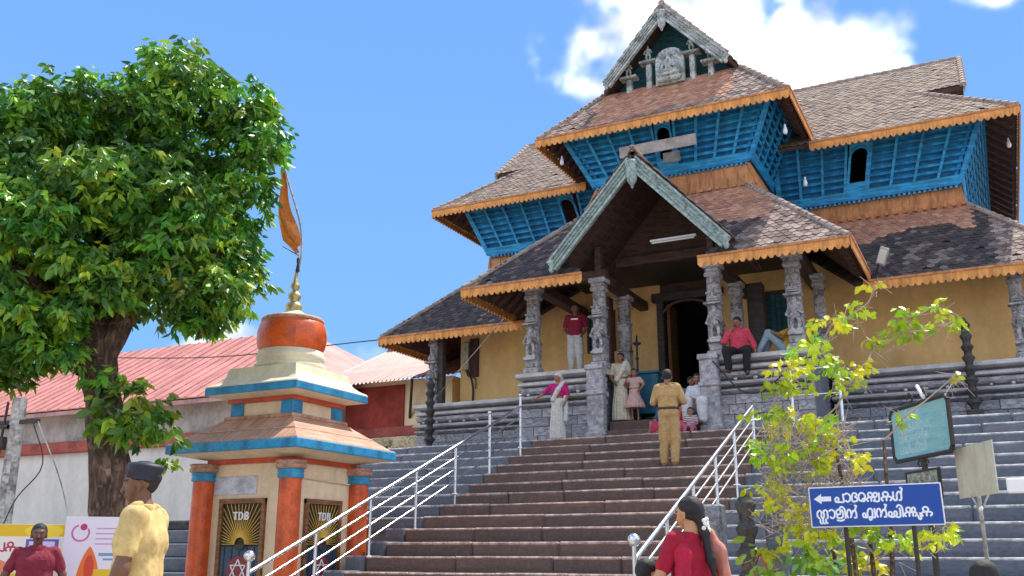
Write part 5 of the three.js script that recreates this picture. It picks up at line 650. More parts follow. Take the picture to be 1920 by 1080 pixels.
{ const t = thing('stone_pier', 'pale carved stone pier between the lamp tower and the grey steps', 'stone pier', -2.2, 0, -10.5); part('pier', [cbox(-2.28, -2.1, 0, 2.15, -10.62, -10.4, 0.02)], mat.stepGrey[1], t); for (let i = 0; i < 6; i++) part('pier_block', [cbox(-2.33, -2.06, 0.3 + i * 0.31, 0.36 + i * 0.31, -10.66, -10.36, 0.02)], mat.stepGrey[2], t); }
{ const t = thing('low_steps', 'stack of low grey stone steps behind the officer, beside the shrine', 'steps', -13.2, 0, -13.2); for (let i = 0; i < 7; i++) part('step_stone', [cbox(-15.2, -12.05, i * 0.24, i * 0.24 + 0.235, -15.0, -11.6 - i * 0.3, 0.02)], mat.stepGrey[i % 3], t); part('coping', [cbox(-15.2, -12.2, 1.68, 1.86, -15, -13.75, 0.03)], mat.darkStone, t); }

// ---------------------------------------------------------------- fittings on the temple
const bulbMat = M([0.85, 0.86, 0.88], { roughness: 0.3 });
function bulb(label, x, y, z, top) { const t = thing('hanging_bulb', label, 'lamp', x, y, z); part('cord', rod(v3(x, y + 0.12, z), v3(x, top, z), 0.006, 0.006, 5), mat.iron, t); part('holder', rod(v3(x, y + 0.05, z), v3(x, y + 0.14, z), 0.03, 0.022, 8), mat.plainWhite, t); part('bulb', lathe([[0, -0.11], [0.04, -0.1], [0.055, -0.04], [0.045, 0.02], [0.03, 0.06]], x, y, z, 12), bulbMat, t); }
bulb('white bulb hanging before the side of the tower gallery, near its corner', -3.62, 10.95, -21.62, 11.9); bulb('white bulb hanging where the tower gallery meets the wing gallery', -3.52, 10.2, -23.3, 11.6); bulb('white bulb hanging at the far end of the wing gallery', 1.12, 11.0, -25.0, 11.6); bulb('white bulb hanging before the tower gallery beside the dark soffit', -9.3, 11.15, -21.4, 11.9);
{ const t = thing('tube_light', 'white fluorescent tube light hanging under the porch gable', 'lamp', -6.08, 8.17, -20.28); part('batten', [box(-6.62, -5.54, 8.19, 8.24, -20.31, -20.25)], mat.plainWhite, t); part('tube', rod(v3(-6.58, 8.16, -20.26), v3(-5.58, 8.16, -20.26), 0.02, 0.02, 10), bulbMat, t); part('hanger', [rod(v3(-6.4, 8.24, -20.28), v3(-6.4, 8.6, -20.35), 0.008), rod(v3(-5.75, 8.24, -20.28), v3(-5.75, 8.6, -20.35), 0.008)], mat.iron, t); }
{ const t = thing('signboard', 'plain grey signboard fixed across the front of the tower gallery', 'sign', -6.6, 10.9, -21.0); const m4 = new THREE.Matrix4().makeRotationX(0.18).setPosition(-6.62, 10.93, -21.12); part('board_plate', [new RoundedBoxGeometry(1.96, 0.28, 0.05, 2, 0.01).applyMatrix4(m4)], M([0.42, 0.37, 0.34], { tex: 'blotch', s: 1.2, roughness: 0.7 }), t); part('lower_plate', [new RoundedBoxGeometry(0.42, 0.26, 0.04, 2, 0.01).applyMatrix4(new THREE.Matrix4().makeRotationX(0.18).setPosition(-6.3, 10.62, -21.22))], M([0.20, 0.185, 0.17], { tex: 'blotch', s: 0.5 }), t); part('bracket', [-7.3, -5.9].map((x) => rod(v3(x, 10.93, -21.15), v3(x, 10.98, -21.75), 0.02)), mat.iron, t); }
{ const t = thing('floodlight', 'grey floodlight on an arm above the lower roof eave', 'lamp', -1.8, 7.6, -22.1); const m4 = new THREE.Matrix4().makeRotationZ(-0.45).multiply(new THREE.Matrix4().makeRotationX(0.5)).setPosition(-1.8, 7.66, -21.98); part('housing', [new RoundedBoxGeometry(0.2, 0.42, 0.1, 2, 0.03).applyMatrix4(m4)], M([0.55, 0.52, 0.45], { tex: 'blotch', s: 0.3, roughness: 0.5 }), t); part('lens', [new RoundedBoxGeometry(0.16, 0.32, 0.02, 2, 0.008).translate(0, 0, 0.055).applyMatrix4(m4)], M([0.75, 0.73, 0.66], { roughness: 0.2 }), t); part('arm', [rod(v3(-1.9, 7.5, -22.0), v3(-2.0, 7.3, -22.15), 0.02)], mat.iron, t); }
{ const t = thing('meter_box', 'white electric meter box with trailing cables on the yellow wall', 'meter box', -13.2, 6.4, -23.55); part('box', [cbox(-13.42, -13.2, 6.3, 7.1, -23.6, -23.46, 0.015)], M([0.60, 0.52, 0.38], { tex: 'blotch', s: 0.4 }), t); part('dark_panel', [box(-13.18, -12.92, 6.1, 7.2, -23.6, -23.52)], M([0.09, 0.04, 0.04], { tex: 'blotch', s: 0.4 }), t); part('cable', [tube([[-13.25, 6.3, -23.52], [-13.1, 6.0, -23.5], [-13.06, 5.7, -23.52], [-13.08, 5.36, -23.54]], 0.03, 20, 6), tube([[-13.3, 6.3, -23.52], [-13.2, 6.12, -23.5], [-13.0, 6.05, -23.52], [-12.98, 5.75, -23.54]], 0.018, 20, 6)], mat.iron, t); tag((B0.set(0, 0, 0), part('stay_wire', rod(v3(-13.9, 5.25, -22.6), v3(-11.0, 7.25, -21.6), 0.012, 0.012, 5), mat.concrete)), 'pale wire slanting across the yellow wall up to the porch eave', 'wire'); }
{ const t = thing('offering_box', 'blue painted box standing on the porch beside the doorway', 'box', -7.1, 4.12, -21.3); part('body', [cbox(-7.42, -6.85, 4.36, 5.3, -21.6, -21.1, 0.02)], M([0.015, 0.12, 0.20], { tex: 'blotch', s: 0.6, roughness: 0.5 }), t); part('lid', [cbox(-7.45, -6.82, 5.3, 5.36, -21.63, -21.07, 0.015)], M([0.02, 0.14, 0.23], { roughness: 0.5 }), t); for (const [a, b] of [[-7.38, -21.56], [-6.9, -21.56], [-7.38, -21.14], [-6.9, -21.14]]) part('foot', [box(a - 0.03, a + 0.03, 4.12, 4.36, b - 0.03, b + 0.03)], mat.iron, t); }
{ const t = thing('oil_lamp', 'tall dark standing oil lamp beside the inner porch column', 'lamp', -7.35, 5.33, -21.9); part('stand', lathe([[0.1, 5.33], [0.1, 5.37], [0.03, 5.42], [0.025, 5.8], [0.05, 5.84], [0.025, 5.88], [0.025, 6.15], [0.1, 6.2], [0.11, 6.23], [0.03, 6.25], [0.02, 6.4], [0, 6.45]], -7.6, 0, -21.9, 14), mat.darkStone, t); }
tag((B0.set(0, 0, 0), part('slack_cable', tube([[-5.2, 5.2, -19.8], [-5.0, 4.95, -19.75], [-4.6, 4.5, -19.7], [-4.1, 4.42, -19.4], [-3.5, 4.75, -19.0]], 0.018, 24, 6), mat.iron)), 'slack black cable hanging in front of the stone ledge', 'cable');
{ const t = thing('plant', 'low plants with small leaves growing at the top of the terrace wall', 'plant', -13.2, TOPY, -19.3); foliage(t, 'leaves', [[-13.3, 3.72, -19.4, 0.12], [-12.9, 3.7, -19.4, 0.09], [-13.6, 3.72, -19.5, 0.14]], leafGeo(0.1, 0.02, 0.2), 51, () => [0.06, 0.1, 0.03], 30, 5, 0.1); }
{ const t = thing('plant', 'low leafy plants with a reddish dry branch at the foot of the shrub', 'plant', -1.3, 0, -8.3); foliage(t, 'leaves', [[-1.75, 1.05, -8.2, 0.2], [-1.5, 1.2, -8.3, 0.16], [-1.3, 0.98, -8.2, 0.2], [-1.6, 0.75, -8.2, 0.3], [-1.1, 0.8, -8.2, 0.25], [-1.95, 1.25, -8.6, 0.14]], leafGeo(0.12, 0.034, 0.3), 52, (c, o, q) => (q() < 0.5 ? [0.7, 0.66, 0.04] : q() < 0.2 ? [0.5, 0.2, 0.12] : [0.34, 0.46, 0.06]), 26, 5, 0.12); for (let i = 0; i < 5; i++) part('stem', rod(v3(-1.8 + i * 0.17, 0, -8.25), v3(-1.85 + i * 0.2, 1.0, -8.2), 0.012, 0.006, 6), mat.twig, t); }
// ---------------------------------------------------------------- people
const clothMats = {};
function clothMat(c, o = {}) { const k = JSON.stringify([c, o]); return clothMats[k] ??= M(c, { tex: 'cloth', s: 0.25, roughness: 0.9, sheen: 0.3, sheenRoughness: 0.6, ...o }); }
const hairMat = M([0.016, 0.013, 0.013], { roughness: 0.72 }), greyHair = M([0.62, 0.55, 0.50], { roughness: 0.7 });
const vec = (a, b) => [b[0] - a[0], b[1] - a[1], b[2] - a[2]], nrm = (a) => { const l = Math.hypot(...a) || 1; return a.map((v) => v / l); }, addv = (a, b, s = 1) => [a[0] + b[0] * s, a[1] + b[1] * s, a[2] + b[2] * s], crs = (a, b) => [a[1] * b[2] - a[2] * b[1], a[2] * b[0] - a[0] * b[2], a[0] * b[1] - a[1] * b[0]], lerpv = (a, b, t) => a.map((v, i) => v + (b[i] - v) * t);
function standing(o = {}) {
  const J = { pelvis: [0, 0.95, 0], waist: [0, 1.1, 0.005], chest: [0, 1.28, 0], neck: [0, 1.46, -0.015], head: [0, 1.605, 0.01], shL: [0.175, 1.405, -0.015], elL: [0.235, 1.13, -0.035], wrL: [0.25, 0.88, 0.04], hipL: [0.085, 0.92, 0], knL: [0.1, 0.49, 0.02], anL: [0.1, 0.085, -0.025], toL: [0.125, 0.03, 0.13] };
  for (const k of ['sh', 'el', 'wr', 'hip', 'kn', 'an', 'to']) { const l = J[k + 'L']; J[k + 'R'] = [-l[0], l[1], l[2]]; }
  return Object.assign(J, o);
}
function person(p) {
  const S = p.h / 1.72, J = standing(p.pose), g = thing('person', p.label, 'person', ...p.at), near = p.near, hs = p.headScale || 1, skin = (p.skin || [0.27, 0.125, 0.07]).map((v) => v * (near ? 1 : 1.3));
  g.rotation.y = p.turn || 0; if (p.group) g.userData.group = p.group;
  const bn = (a, b, ra, rb = ra, fz) => ({ a, b, ra, rb, fz });
  const th = p.stout || 1, c = near ? 0.0115 : 0.019;
  const torso = (e) => [bn([J.pelvis[0] - 0.07, J.pelvis[1], J.pelvis[2]], [J.pelvis[0] + 0.07, J.pelvis[1], J.pelvis[2]], 0.11 * th + e), bn(addv(J.waist, [-0.05, 0, 0]), addv(J.waist, [0.05, 0, 0]), 0.108 * th + e), bn(addv(J.chest, [-0.075, 0, 0]), addv(J.chest, [0.075, 0, 0]), 0.112 * th + e), bn(lerpv(J.shL, J.chest, 0.3), lerpv(J.shR, J.chest, 0.3), 0.068 + e), bn(addv(J.neck, [0, -0.035, -0.005]), addv(J.shL, [-0.015, -0.012, 0]), 0.05 + e * 0.6, 0.044 + e * 0.7), bn(addv(J.neck, [0, -0.035, -0.005]), addv(J.shR, [0.015, -0.012, 0]), 0.05 + e * 0.6, 0.044 + e * 0.7), bn(lerpv(J.chest, J.neck, 0.5), addv(J.neck, [0, -0.02, 0]), 0.08 + e, 0.06 + e * 0.5)];
  const arm = (s, e, to = 1) => [bn(J['sh' + s], lerpv(J['sh' + s], J['el' + s], Math.min(1, to)), 0.052 + e, 0.042 + e), ...(to > 1 ? [bn(J['el' + s], lerpv(J['el' + s], J['wr' + s], to - 1), 0.041 + e, 0.03 + e)] : [])];
  const leg = (s, e, to = 1, fl = 0) => [bn(J['hip' + s], J['kn' + s], 0.085 * th + e, 0.058 + e + fl), bn(J['kn' + s], lerpv(J['kn' + s], J['an' + s], to), 0.057 + e + fl, 0.038 + e + fl)];
  const foot = (s) => [bn(J['an' + s], addv(J['an' + s], [0, -0.045, -0.02]), 0.036, 0.034), bn(addv(J['an' + s], [0, -0.05, -0.015]), J['to' + s], 0.034, 0.03)];
  const col = (q) => (() => q);
  const geos = [sdfMesh([...torso(-0.012), ...arm('L', 0, 2), ...arm('R', 0, 2), ...leg('L', -0.012), ...leg('R', -0.012), ...foot('L'), ...foot('R'), bn(J.neck, J.head, 0.052, 0.05)], c, 0.035, { color: col(skin) })];
  // head and face
  const hd = [bn([0, 0.035, -0.022], [0, 0.03, 0.008], 0.084, 0.078), bn([0, -0.01, 0.03], [0, -0.058, 0.036], 0.062, 0.044), bn([0, -0.088, 0.052], [0, -0.088, 0.05], 0.024), bn([-0.033, -0.03, 0.052], [-0.033, -0.04, 0.05], 0.03), bn([0.033, -0.03, 0.052], [0.033, -0.04, 0.05], 0.03), bn([0, 0.005, 0.09], [0, -0.034, 0.104], 0.009, 0.014), bn([-0.016, -0.066, 0.083], [0.016, -0.066, 0.083], 0.009), bn([-0.03, 0.028, 0.082], [0.03, 0.028, 0.082], 0.014), bn([-0.08, 0.0, -0.005], [-0.082, -0.035, -0.002], 0.015, 0.011), bn([0.08, 0.0, -0.005], [0.082, -0.035, -0.002], 0.015, 0.011), bn([0, -0.05, -0.018], [0, -0.13, -0.022], 0.052, 0.05)];
  const hg = sdfMesh(hd, near ? 0.0045 : 0.008, 0.018, { color: (x, y, z) => { const ax = Math.abs(x); if (z > 0.06 && Math.hypot(ax - 0.032, (y - 0.004) * 1.7) < 0.014) return Math.hypot(ax - 0.032, y - 0.004) < 0.007 ? [0.01, 0.008, 0.007] : [0.22, 0.19, 0.17]; if (z > 0.05 && Math.abs(y - 0.03 + ax * 0.06) < 0.006 && ax > 0.012 && ax < 0.055) return [0.03, 0.02, 0.016]; if (z > 0.07 && Math.abs(y + 0.066) < 0.011 && ax < 0.024) return [skin[0] * 0.9, skin[1] * 0.6, skin[2] * 0.6]; if (p.moustache && z > 0.075 && Math.abs(y + 0.05) < 0.009 && ax < 0.032) return [0.015, 0.012, 0.012]; return skin; } });
  const hm = new THREE.Matrix4().compose(v3(...J.head), new THREE.Quaternion().setFromEuler(new THREE.Euler(...(p.look || [0, 0, 0]), 'YXZ')), v3(hs, hs, hs));
  hg.applyMatrix4(hm); geos.push(hg);
  for (const s of ['L', 'R']) { // hands: palm, four fingers that bend, a thumb from the side of the palm
    const w = J['wr' + s], d = nrm(p['hand' + s] || vec(J['el' + s], w)); let n = nrm(p['palm' + s] || [s === 'L' ? -1 : 1, 0, 0.2]); const sd0 = nrm(crs(d, n)); n = nrm(crs(sd0, d)); const sd = sd0.map((v) => v * (sd0[2] < 0 ? -1 : 1)), l = [bn(w, addv(w, d, 0.03), 0.026, 0.028)];
    for (let i = 0; i < 4; i++) { const o = (i - 1.5) * 0.0195, b0 = addv(addv(w, d, 0.02), sd, o * 0.7), b1 = addv(addv(w, d, 0.085), sd, o), len = [0.06, 0.072, 0.068, 0.05][3 - i], cu = p.grip ? 0.9 : 0.35, b2 = addv(addv(b1, d, len * 0.55 * (1 - cu * 0.3)), n, len * 0.5 * cu), b3 = addv(addv(b2, d, len * 0.5 * (1 - cu)), n, len * 0.5 * cu); l.push(bn(b0, b1, 0.0125, 0.0105), bn(b1, b2, 0.0095, 0.0088), bn(b2, b3, 0.0088, 0.0075)); }
    const t0 = addv(addv(w, d, 0.025), sd, 0.02), t1 = addv(addv(t0, d, 0.03), sd, 0.03), t2 = addv(addv(t1, d, 0.03), n, 0.012); l.push(bn(t0, t1, 0.013, 0.011), bn(t1, t2, 0.011, 0.009));
    geos.push(sdfMesh(l, near ? 0.005 : 0.0075, 0.006, { color: col(skin) }));
  }
  const place = (name, geo, m) => { geo = uvBox(geo); geo.scale(S, S, S); const o = new THREE.Mesh(geo, m); o.name = name; o.castShadow = o.receiveShadow = true; g.add(o); return o; };
  place('body', mergeGeometries(geos.map((q) => q.toNonIndexed())), mat.skin);
  const fold = (a, fy = 1) => (x, y, z) => (fbm(x * 11 + 3, y * 7 * fy, z * 11, 3) - 0.5) * a;
  const T0 = p.top; if (T0) {
    const l = [bn(addv(J.chest, [-0.06, 0, 0]), addv(J.pelvis, [-0.06, 0, 0]), 0.118 * th, 0.122 * th), bn(addv(J.chest, [0.06, 0, 0]), addv(J.pelvis, [0.06, 0, 0]), 0.118 * th, 0.122 * th), ...torso(0.014), ...arm('L', T0.loose || 0.02, T0.sleeve), ...arm('R', T0.loose || 0.02, T0.sleeve)]; if (T0.long) l.push(bn(addv(J.pelvis, [-0.06, -0.06, 0]), addv(J.pelvis, [0.06, -0.06, 0]), 0.125 * th));
    const lo = (T0.low ?? J.pelvis[1] - 0.1), top = J.neck[1] + 0.012;
    place(T0.name || 'shirt', sdfMesh(l, c * 0.9, 0.022, { disp: near ? (x, y, z) => fold(0.022)(x, y, z) + (fbm(x * 26, y * 13 + x * 9, z * 26, 3) - 0.5) * 0.02 : fold(0.024), cut: (x, y) => Math.max(lo - y, y - top), color: T0.stripe ? (x, y) => (((y * 14) % 1 + 1) % 1 < 0.5 ? T0.color : T0.stripe) : undefined }), T0.stripe ? stripeMat : clothMat(T0.color));
    if (T0.collar) place('collar', sdfMesh([bn(addv(J.neck, [-0.03, 0.0, 0.0]), addv(J.neck, [0.03, 0.0, 0.0]), 0.064, 0.064), bn(addv(J.neck, [-0.02, -0.035, 0.03]), addv(J.neck, [0.02, -0.035, 0.03]), 0.05, 0.05)], c * 0.7, 0.02, { cut: (x, y) => y - J.neck[1] - 0.022 }), clothMat(T0.color));
    if (T0.pocket) place('pocket', new RoundedBoxGeometry(0.1, 0.12, 0.02, 2, 0.008).translate(0.075, J.chest[1] - 0.02, J.chest[2] + 0.118 * th), clothMat(T0.color.map((v) => v * 0.9)));
    if (T0.print) place('chest_print', new RoundedBoxGeometry(0.17, 0.035, 0.016, 2, 0.006).translate(0, J.chest[1] + 0.05, J.chest[2] + 0.122), mat.plainWhite);
    if (T0.epaulette) for (const s of ['L', 'R']) place('epaulette', sdfMesh([bn(addv(lerpv(J.neck, J['sh' + s], 0.35), [0, 0.045, 0.0]), addv(J['sh' + s], [0, 0.062, 0]), 0.018, 0.024)], 0.01, 0.01), clothMat(T0.color.map((v) => v * 0.85)));
  }
  const Bt = p.bottom; if (Bt) {
    let l, o = { disp: fold(0.025) };
    if (Bt.type === 'skirt') { l = [bn(addv(J.pelvis, [-0.06, 0.03, 0]), addv(J.pelvis, [0.06, 0.03, 0]), 0.125), bn(J.pelvis, Bt.hem || [0, Bt.y ?? 0.1, 0.02], 0.15, Bt.r || 0.2, 1.15), bn(addv(J.pelvis, [-0.05, 0, 0]), addv(Bt.hem || [0, Bt.y ?? 0.1, 0.02], [-0.06, 0, 0]), 0.12, (Bt.r || 0.2) * 0.8)]; const low = Bt.cut ?? 0.03; o = { disp: (x, y, z) => 0.014 * Math.sin(Math.atan2(x, z) * 17 + Math.sin(y * 5) * 1.5) * sm(1.0, 0.5, y) + (fbm(x * 9, y * 3, z * 9, 2) - 0.5) * 0.03, cut: (x, y) => low - y }; }
    else l = [bn(addv(J.pelvis, [-0.07, 0, 0]), addv(J.pelvis, [0.07, 0, 0]), 0.125 * th), ...leg('L', 0.022, 0.94, Bt.flare || 0), ...leg('R', 0.022, 0.94, Bt.flare || 0)];
    place(Bt.name || 'trousers', sdfMesh(l, c * 0.9, 0.03, o), clothMat(Bt.color));
    if (Bt.belt) place('belt', sdfMesh([bn(addv(J.pelvis, [-0.065, 0.085, 0]), addv(J.pelvis, [0.065, 0.085, 0]), 0.128 * th + 0.004)], 0.011, 0.02, { cut: (x, y) => Math.abs(y - J.pelvis[1] - 0.085) - 0.02 }), M([0.06, 0.03, 0.02], { roughness: 0.45 }));
    if (Bt.shoe) for (const s of ['L', 'R']) place('shoe', sdfMesh([bn(addv(J['an' + s], [0, -0.03, -0.02]), addv(J['an' + s], [0, -0.048, -0.02]), 0.045, 0.042), bn(addv(J['an' + s], [0, -0.05, -0.015]), J['to' + s], 0.042, 0.038)], 0.012, 0.02), M(Bt.shoe, { roughness: 0.5 }));
  }
  for (const d of p.drapes || []) place(d.name || 'drape', sdfMesh(d.path.slice(1).map((q, i) => bn(d.path[i], q, d.r, d.r2 ?? d.r, d.fz)), c * 0.9, 0.04, { disp: (x, y, z) => fold(0.014)(x, y, z) + 0.004 * Math.sin((x + z) * 60) }), clothMat(d.color));
  const Hr = p.hair; if (Hr) {
    const l = []; const H = (x, y, z) => { const q = v3(x, y, z).applyMatrix4(hm); return [q.x, q.y, q.z]; }, a = (x, y, z, X, Y, Z, r, r2 = r) => l.push(bn(H(x, y, z), H(X, Y, Z), r * hs, r2 * hs));
    if (Hr.type === 'cap') { a(0, 0.062, -0.03, 0, 0.062, 0.0, 0.088); a(0, 0.03, -0.05, 0, 0.0, -0.05, 0.078, 0.06); }
    else { a(0, 0.05, -0.035, 0, 0.052, -0.005, 0.087, 0.082); a(0, 0.01, -0.055, 0, -0.02, -0.05, 0.077, 0.06); a(-0.055, 0.02, -0.02, -0.06, -0.02, -0.02, 0.03, 0.02); a(0.055, 0.02, -0.02, 0.06, -0.02, -0.02, 0.03, 0.02); }
    if (Hr.type === 'bun') a(0, -0.02, -0.12, 0, -0.03, -0.13, 0.05);
    if (Hr.type === 'braid') { a(0, -0.04, -0.095, 0.0, -0.16, -0.115, 0.04, 0.034); a(0.0, -0.16, -0.115, 0.01, -0.36, -0.14, 0.036, 0.03); a(0.01, -0.36, -0.14, 0.015, -0.5, -0.15, 0.034, 0.012); }
    if (Hr.type === 'long') { a(0, -0.04, -0.06, 0, -0.2, -0.085, 0.07, 0.05); }
    place('hair', sdfMesh(l, near ? 0.009 : 0.012, 0.03, { disp: (x, y, z) => (fbm(x * 60, y * 12, z * 60, 2) - 0.5) * 0.012 }), Hr.grey ? greyHair : hairMat);
    if (Hr.type === 'cap') { const cm = M([0.02, 0.024, 0.05], { roughness: 0.6, tex: 'cloth', s: 0.2 }), rot = new THREE.Matrix4().multiplyMatrices(hm, new THREE.Matrix4().makeRotationX(-0.14)); const parts = [['cap_band', new THREE.CylinderGeometry(0.1, 0.097, 0.05, 28).translate(0, 0.055, -0.014)], ['cap', lathe([[0.098, 0.07], [0.108, 0.09], [0.114, 0.112], [0.106, 0.13], [0.07, 0.138], [0, 0.136]], 0, 0, -0.014, 28)]]; for (const [n, q] of parts) { q.applyMatrix4(rot); place(n, clean(q), n === 'cap_peak' ? hairMat : cm); } }
    if (Hr.flower) place('flowers', join(Array.from({ length: 9 }, (_, i) => { const q = H(Math.sin(i * 2.3) * 0.034, -0.06 - i * 0.011, -0.14 - 0.01 * Math.cos(i * 1.7)); return ball(q[0], q[1], q[2], 0.017, 1, 7); })), M([0.85, 0.82, 0.76]));
  }
  return g;
}
const stripeMat = M([1, 1, 1], { vertexColors: true, roughness: 0.9 });
const towards = (dx, dz) => Math.atan2(dx, dz);
// seated on something: hips at height y (above the feet level), knees forward
const sit = (y, o = {}) => { const J = { pelvis: [0, y + 0.1, 0], waist: [0, y + 0.26, 0.0], chest: [0, y + 0.43, 0.01], neck: [0, y + 0.6, 0.0], head: [0, y + 0.745, 0.035], shL: [0.175, y + 0.55, 0], elL: [0.25, y + 0.3, 0.06], wrL: [0.16, y + 0.18, 0.28], hipL: [0.09, y + 0.09, 0.02], knL: [0.12, y + 0.08, 0.44], anL: [0.12, y - 0.33, 0.42], toL: [0.13, y - 0.38, 0.56] }; for (const k of ['sh', 'el', 'wr', 'hip', 'kn', 'an', 'to']) { const l = J[k + 'L']; J[k + 'R'] = [-l[0], l[1], l[2]]; } return Object.assign(J, o); };

person({ label: 'police officer in tan uniform climbing the stairs, seen from behind', at: [-5.32, TOPY - STEP * 4, -16.95], turn: towards(-0.12, -1), h: 1.76, skin: [0.2, 0.09, 0.05], top: { name: 'uniform_shirt', color: [0.68, 0.43, 0.17], sleeve: 1.05, collar: true, epaulette: true, loose: 0.024, low: 1.02 }, bottom: { name: 'uniform_trousers', color: [0.63, 0.40, 0.17], belt: true, shoe: [0.2, 0.1, 0.04], flare: 0.012 }, hair: { type: 'short' }, look: [0.25, 0, 0], pose: { elL: [0.27, 1.16, 0.03], wrL: [0.17, 1.1, 0.25], elR: [-0.27, 1.16, 0.03], wrR: [-0.15, 1.12, 0.25], anR: [-0.09, 0.085, -0.06], anL: [0.11, 0.085, 0.02] } });
person({ label: 'old woman in white saree and magenta blouse holding the handrail', at: [-8.62, TOPY, -19.42], turn: towards(0.05, 1), h: 1.5, skin: [0.25, 0.115, 0.06], top: { name: 'blouse', color: [0.62, 0.015, 0.19], sleeve: 0.95, low: 1.12 }, bottom: { name: 'saree', type: 'skirt', color: [0.80, 0.77, 0.68], r: 0.19 }, hair: { type: 'bun', grey: true }, drapes: [{ name: 'saree_drape', color: [0.82, 0.80, 0.76], r: 0.062, path: [[0.15, 1.02, -0.1], [0.16, 1.3, -0.1], [0.13, 1.45, 0.0], [0.05, 1.28, 0.12], [-0.1, 1.03, 0.12]] }, { name: 'saree_end', color: [0.80, 0.80, 0.82], r: 0.05, path: [[0.2, 1.1, 0.02], [0.23, 0.8, 0.04], [0.22, 0.5, 0.05]] }], look: [0.1, -0.5, 0], pose: { elR: [-0.36, 1.2, 0.1], wrR: [-0.52, 1.08, 0.2], elL: [0.26, 1.14, 0.0], wrL: [0.24, 0.95, 0.12] } });
person({ label: 'man in maroon t-shirt and white trousers standing on the porch ledge', at: [-8.74, 5.33, -20.75], turn: towards(0.3, 1), h: 1.74, skin: [0.16, 0.07, 0.04], top: { name: 't_shirt', color: [0.33, 0.014, 0.05], print: true, sleeve: 0.75, low: 0.92 }, bottom: { color: [0.70, 0.69, 0.66], flare: 0.008, shoe: [0.1, 0.06, 0.05] }, hair: { type: 'short' }, pose: { elL: [0.26, 1.14, -0.06], wrL: [0.2, 0.98, 0.1], elR: [-0.26, 1.14, -0.08], wrR: [-0.17, 1.0, -0.14] } });
person({ label: 'woman in cream saree standing beside the porch column with a girl', at: [-7.52, 4.12, -20.48], turn: towards(0.35, 1), h: 1.58, skin: [0.2, 0.085, 0.05], top: { name: 'blouse', color: [0.70, 0.62, 0.44], sleeve: 0.7, low: 1.1 }, bottom: { name: 'saree', type: 'skirt', color: [0.78, 0.71, 0.54], r: 0.22 }, hair: { type: 'bun', flower: true }, drapes: [{ name: 'saree_drape', color: [0.82, 0.75, 0.60], r: 0.07, path: [[0.15, 0.95, -0.1], [0.16, 1.3, -0.1], [0.13, 1.46, 0.0], [0.05, 1.28, 0.12], [-0.1, 1.03, 0.12]] }], look: [0.05, -0.4, 0], pose: { elR: [-0.25, 1.12, 0.02], wrR: [-0.16, 0.95, 0.2], elL: [0.24, 1.13, 0], wrL: [0.2, 0.95, 0.16] } });
person({ label: 'girl in pale pink frock standing in front of the woman in cream saree', at: [-7.18, 4.12, -20.42], turn: towards(0.1, 1), h: 1.16, headScale: 1.22, skin: [0.25, 0.11, 0.065], top: { name: 'frock_top', color: [0.74, 0.47, 0.42], sleeve: 0.6, low: 1.08 }, bottom: { name: 'frock', type: 'skirt', color: [0.76, 0.47, 0.43], hem: [0, 0.5, 0.02], r: 0.34, cut: 0.42 }, hair: { type: 'short' }, look: [0, 0.3, 0.05], pose: { elL: [0.34, 1.2, 0.05], wrL: [0.24, 1.02, 0.18], elR: [-0.32, 1.22, 0.02], wrR: [-0.24, 1.32, 0.16] } });
person({ label: 'man in white shirt and white dhoti seated on the porch steps', at: [-5.62, 3.88, -20.08], turn: towards(0.0, 1), h: 1.72, skin: [0.24, 0.105, 0.06], moustache: true, top: { color: [0.80, 0.81, 0.86], sleeve: 1.1, low: 0.3, collar: true, pocket: true }, bottom: { name: 'dhoti', color: [0.82, 0.82, 0.84], flare: 0.04 }, hair: { type: 'short' }, pose: sit(0.26, { wrL: [0.02, 0.52, 0.24], wrR: [-0.1, 0.5, 0.24], anL: [0.16, 0.08, 0.36], anR: [-0.16, 0.08, 0.36], toL: [0.18, 0.03, 0.5], toR: [-0.18, 0.03, 0.5], knL: [0.17, 0.47, 0.36], knR: [-0.17, 0.47, 0.36] }), look: [0.1, 0.15, 0] });
person({ label: 'small boy in black and pink striped shirt seated on the porch steps', at: [-5.66, TOPY, -19.55], turn: towards(0.05, 1), h: 0.95, headScale: 1.35, skin: [0.26, 0.12, 0.07], top: { color: [0.02, 0.02, 0.03], stripe: [0.75, 0.55, 0.6], sleeve: 0.8, low: 0.14 }, bottom: { name: 'shorts', color: [0.65, 0.14, 0.24] }, hair: { type: 'short' }, pose: sit(0.1, { anL: [0.14, 0.08, 0.5], anR: [-0.14, 0.08, 0.5], toL: [0.15, 0.03, 0.62], toR: [-0.15, 0.03, 0.62], knL: [0.14, 0.26, 0.34], knR: [-0.14, 0.26, 0.34] }), look: [0.05, 0.2, 0] });
person({ label: 'person in blue and red clothes seated on the landing behind the officer', at: [-6.22, TOPY, -19.62], turn: towards(-0.35, 1), h: 1.55, skin: [0.22, 0.1, 0.055], top: { name: 'blouse', color: [0.02, 0.13, 0.33], sleeve: 0.7, low: 0.1 }, bottom: { name: 'saree', type: 'skirt', color: [0.62, 0.04, 0.11], hem: [0, 0.12, 0.3], r: 0.2, cut: 0.0 }, hair: { type: 'bun' }, drapes: [{ name: 'shawl', color: [0.02, 0.14, 0.36], r: 0.07, path: [[0.1, 0.66, 0.02], [0.16, 0.45, 0.16], [0.26, 0.2, 0.3], [0.34, 0.06, 0.42]] }], pose: sit(0.06, { knL: [0.2, 0.3, 0.3], knR: [-0.2, 0.3, 0.3], anL: [0.14, 0.08, 0.44], anR: [-0.14, 0.08, 0.44], toL: [0.15, 0.03, 0.56], toR: [-0.15, 0.03, 0.56] }), look: [0.2, 0.3, 0] });
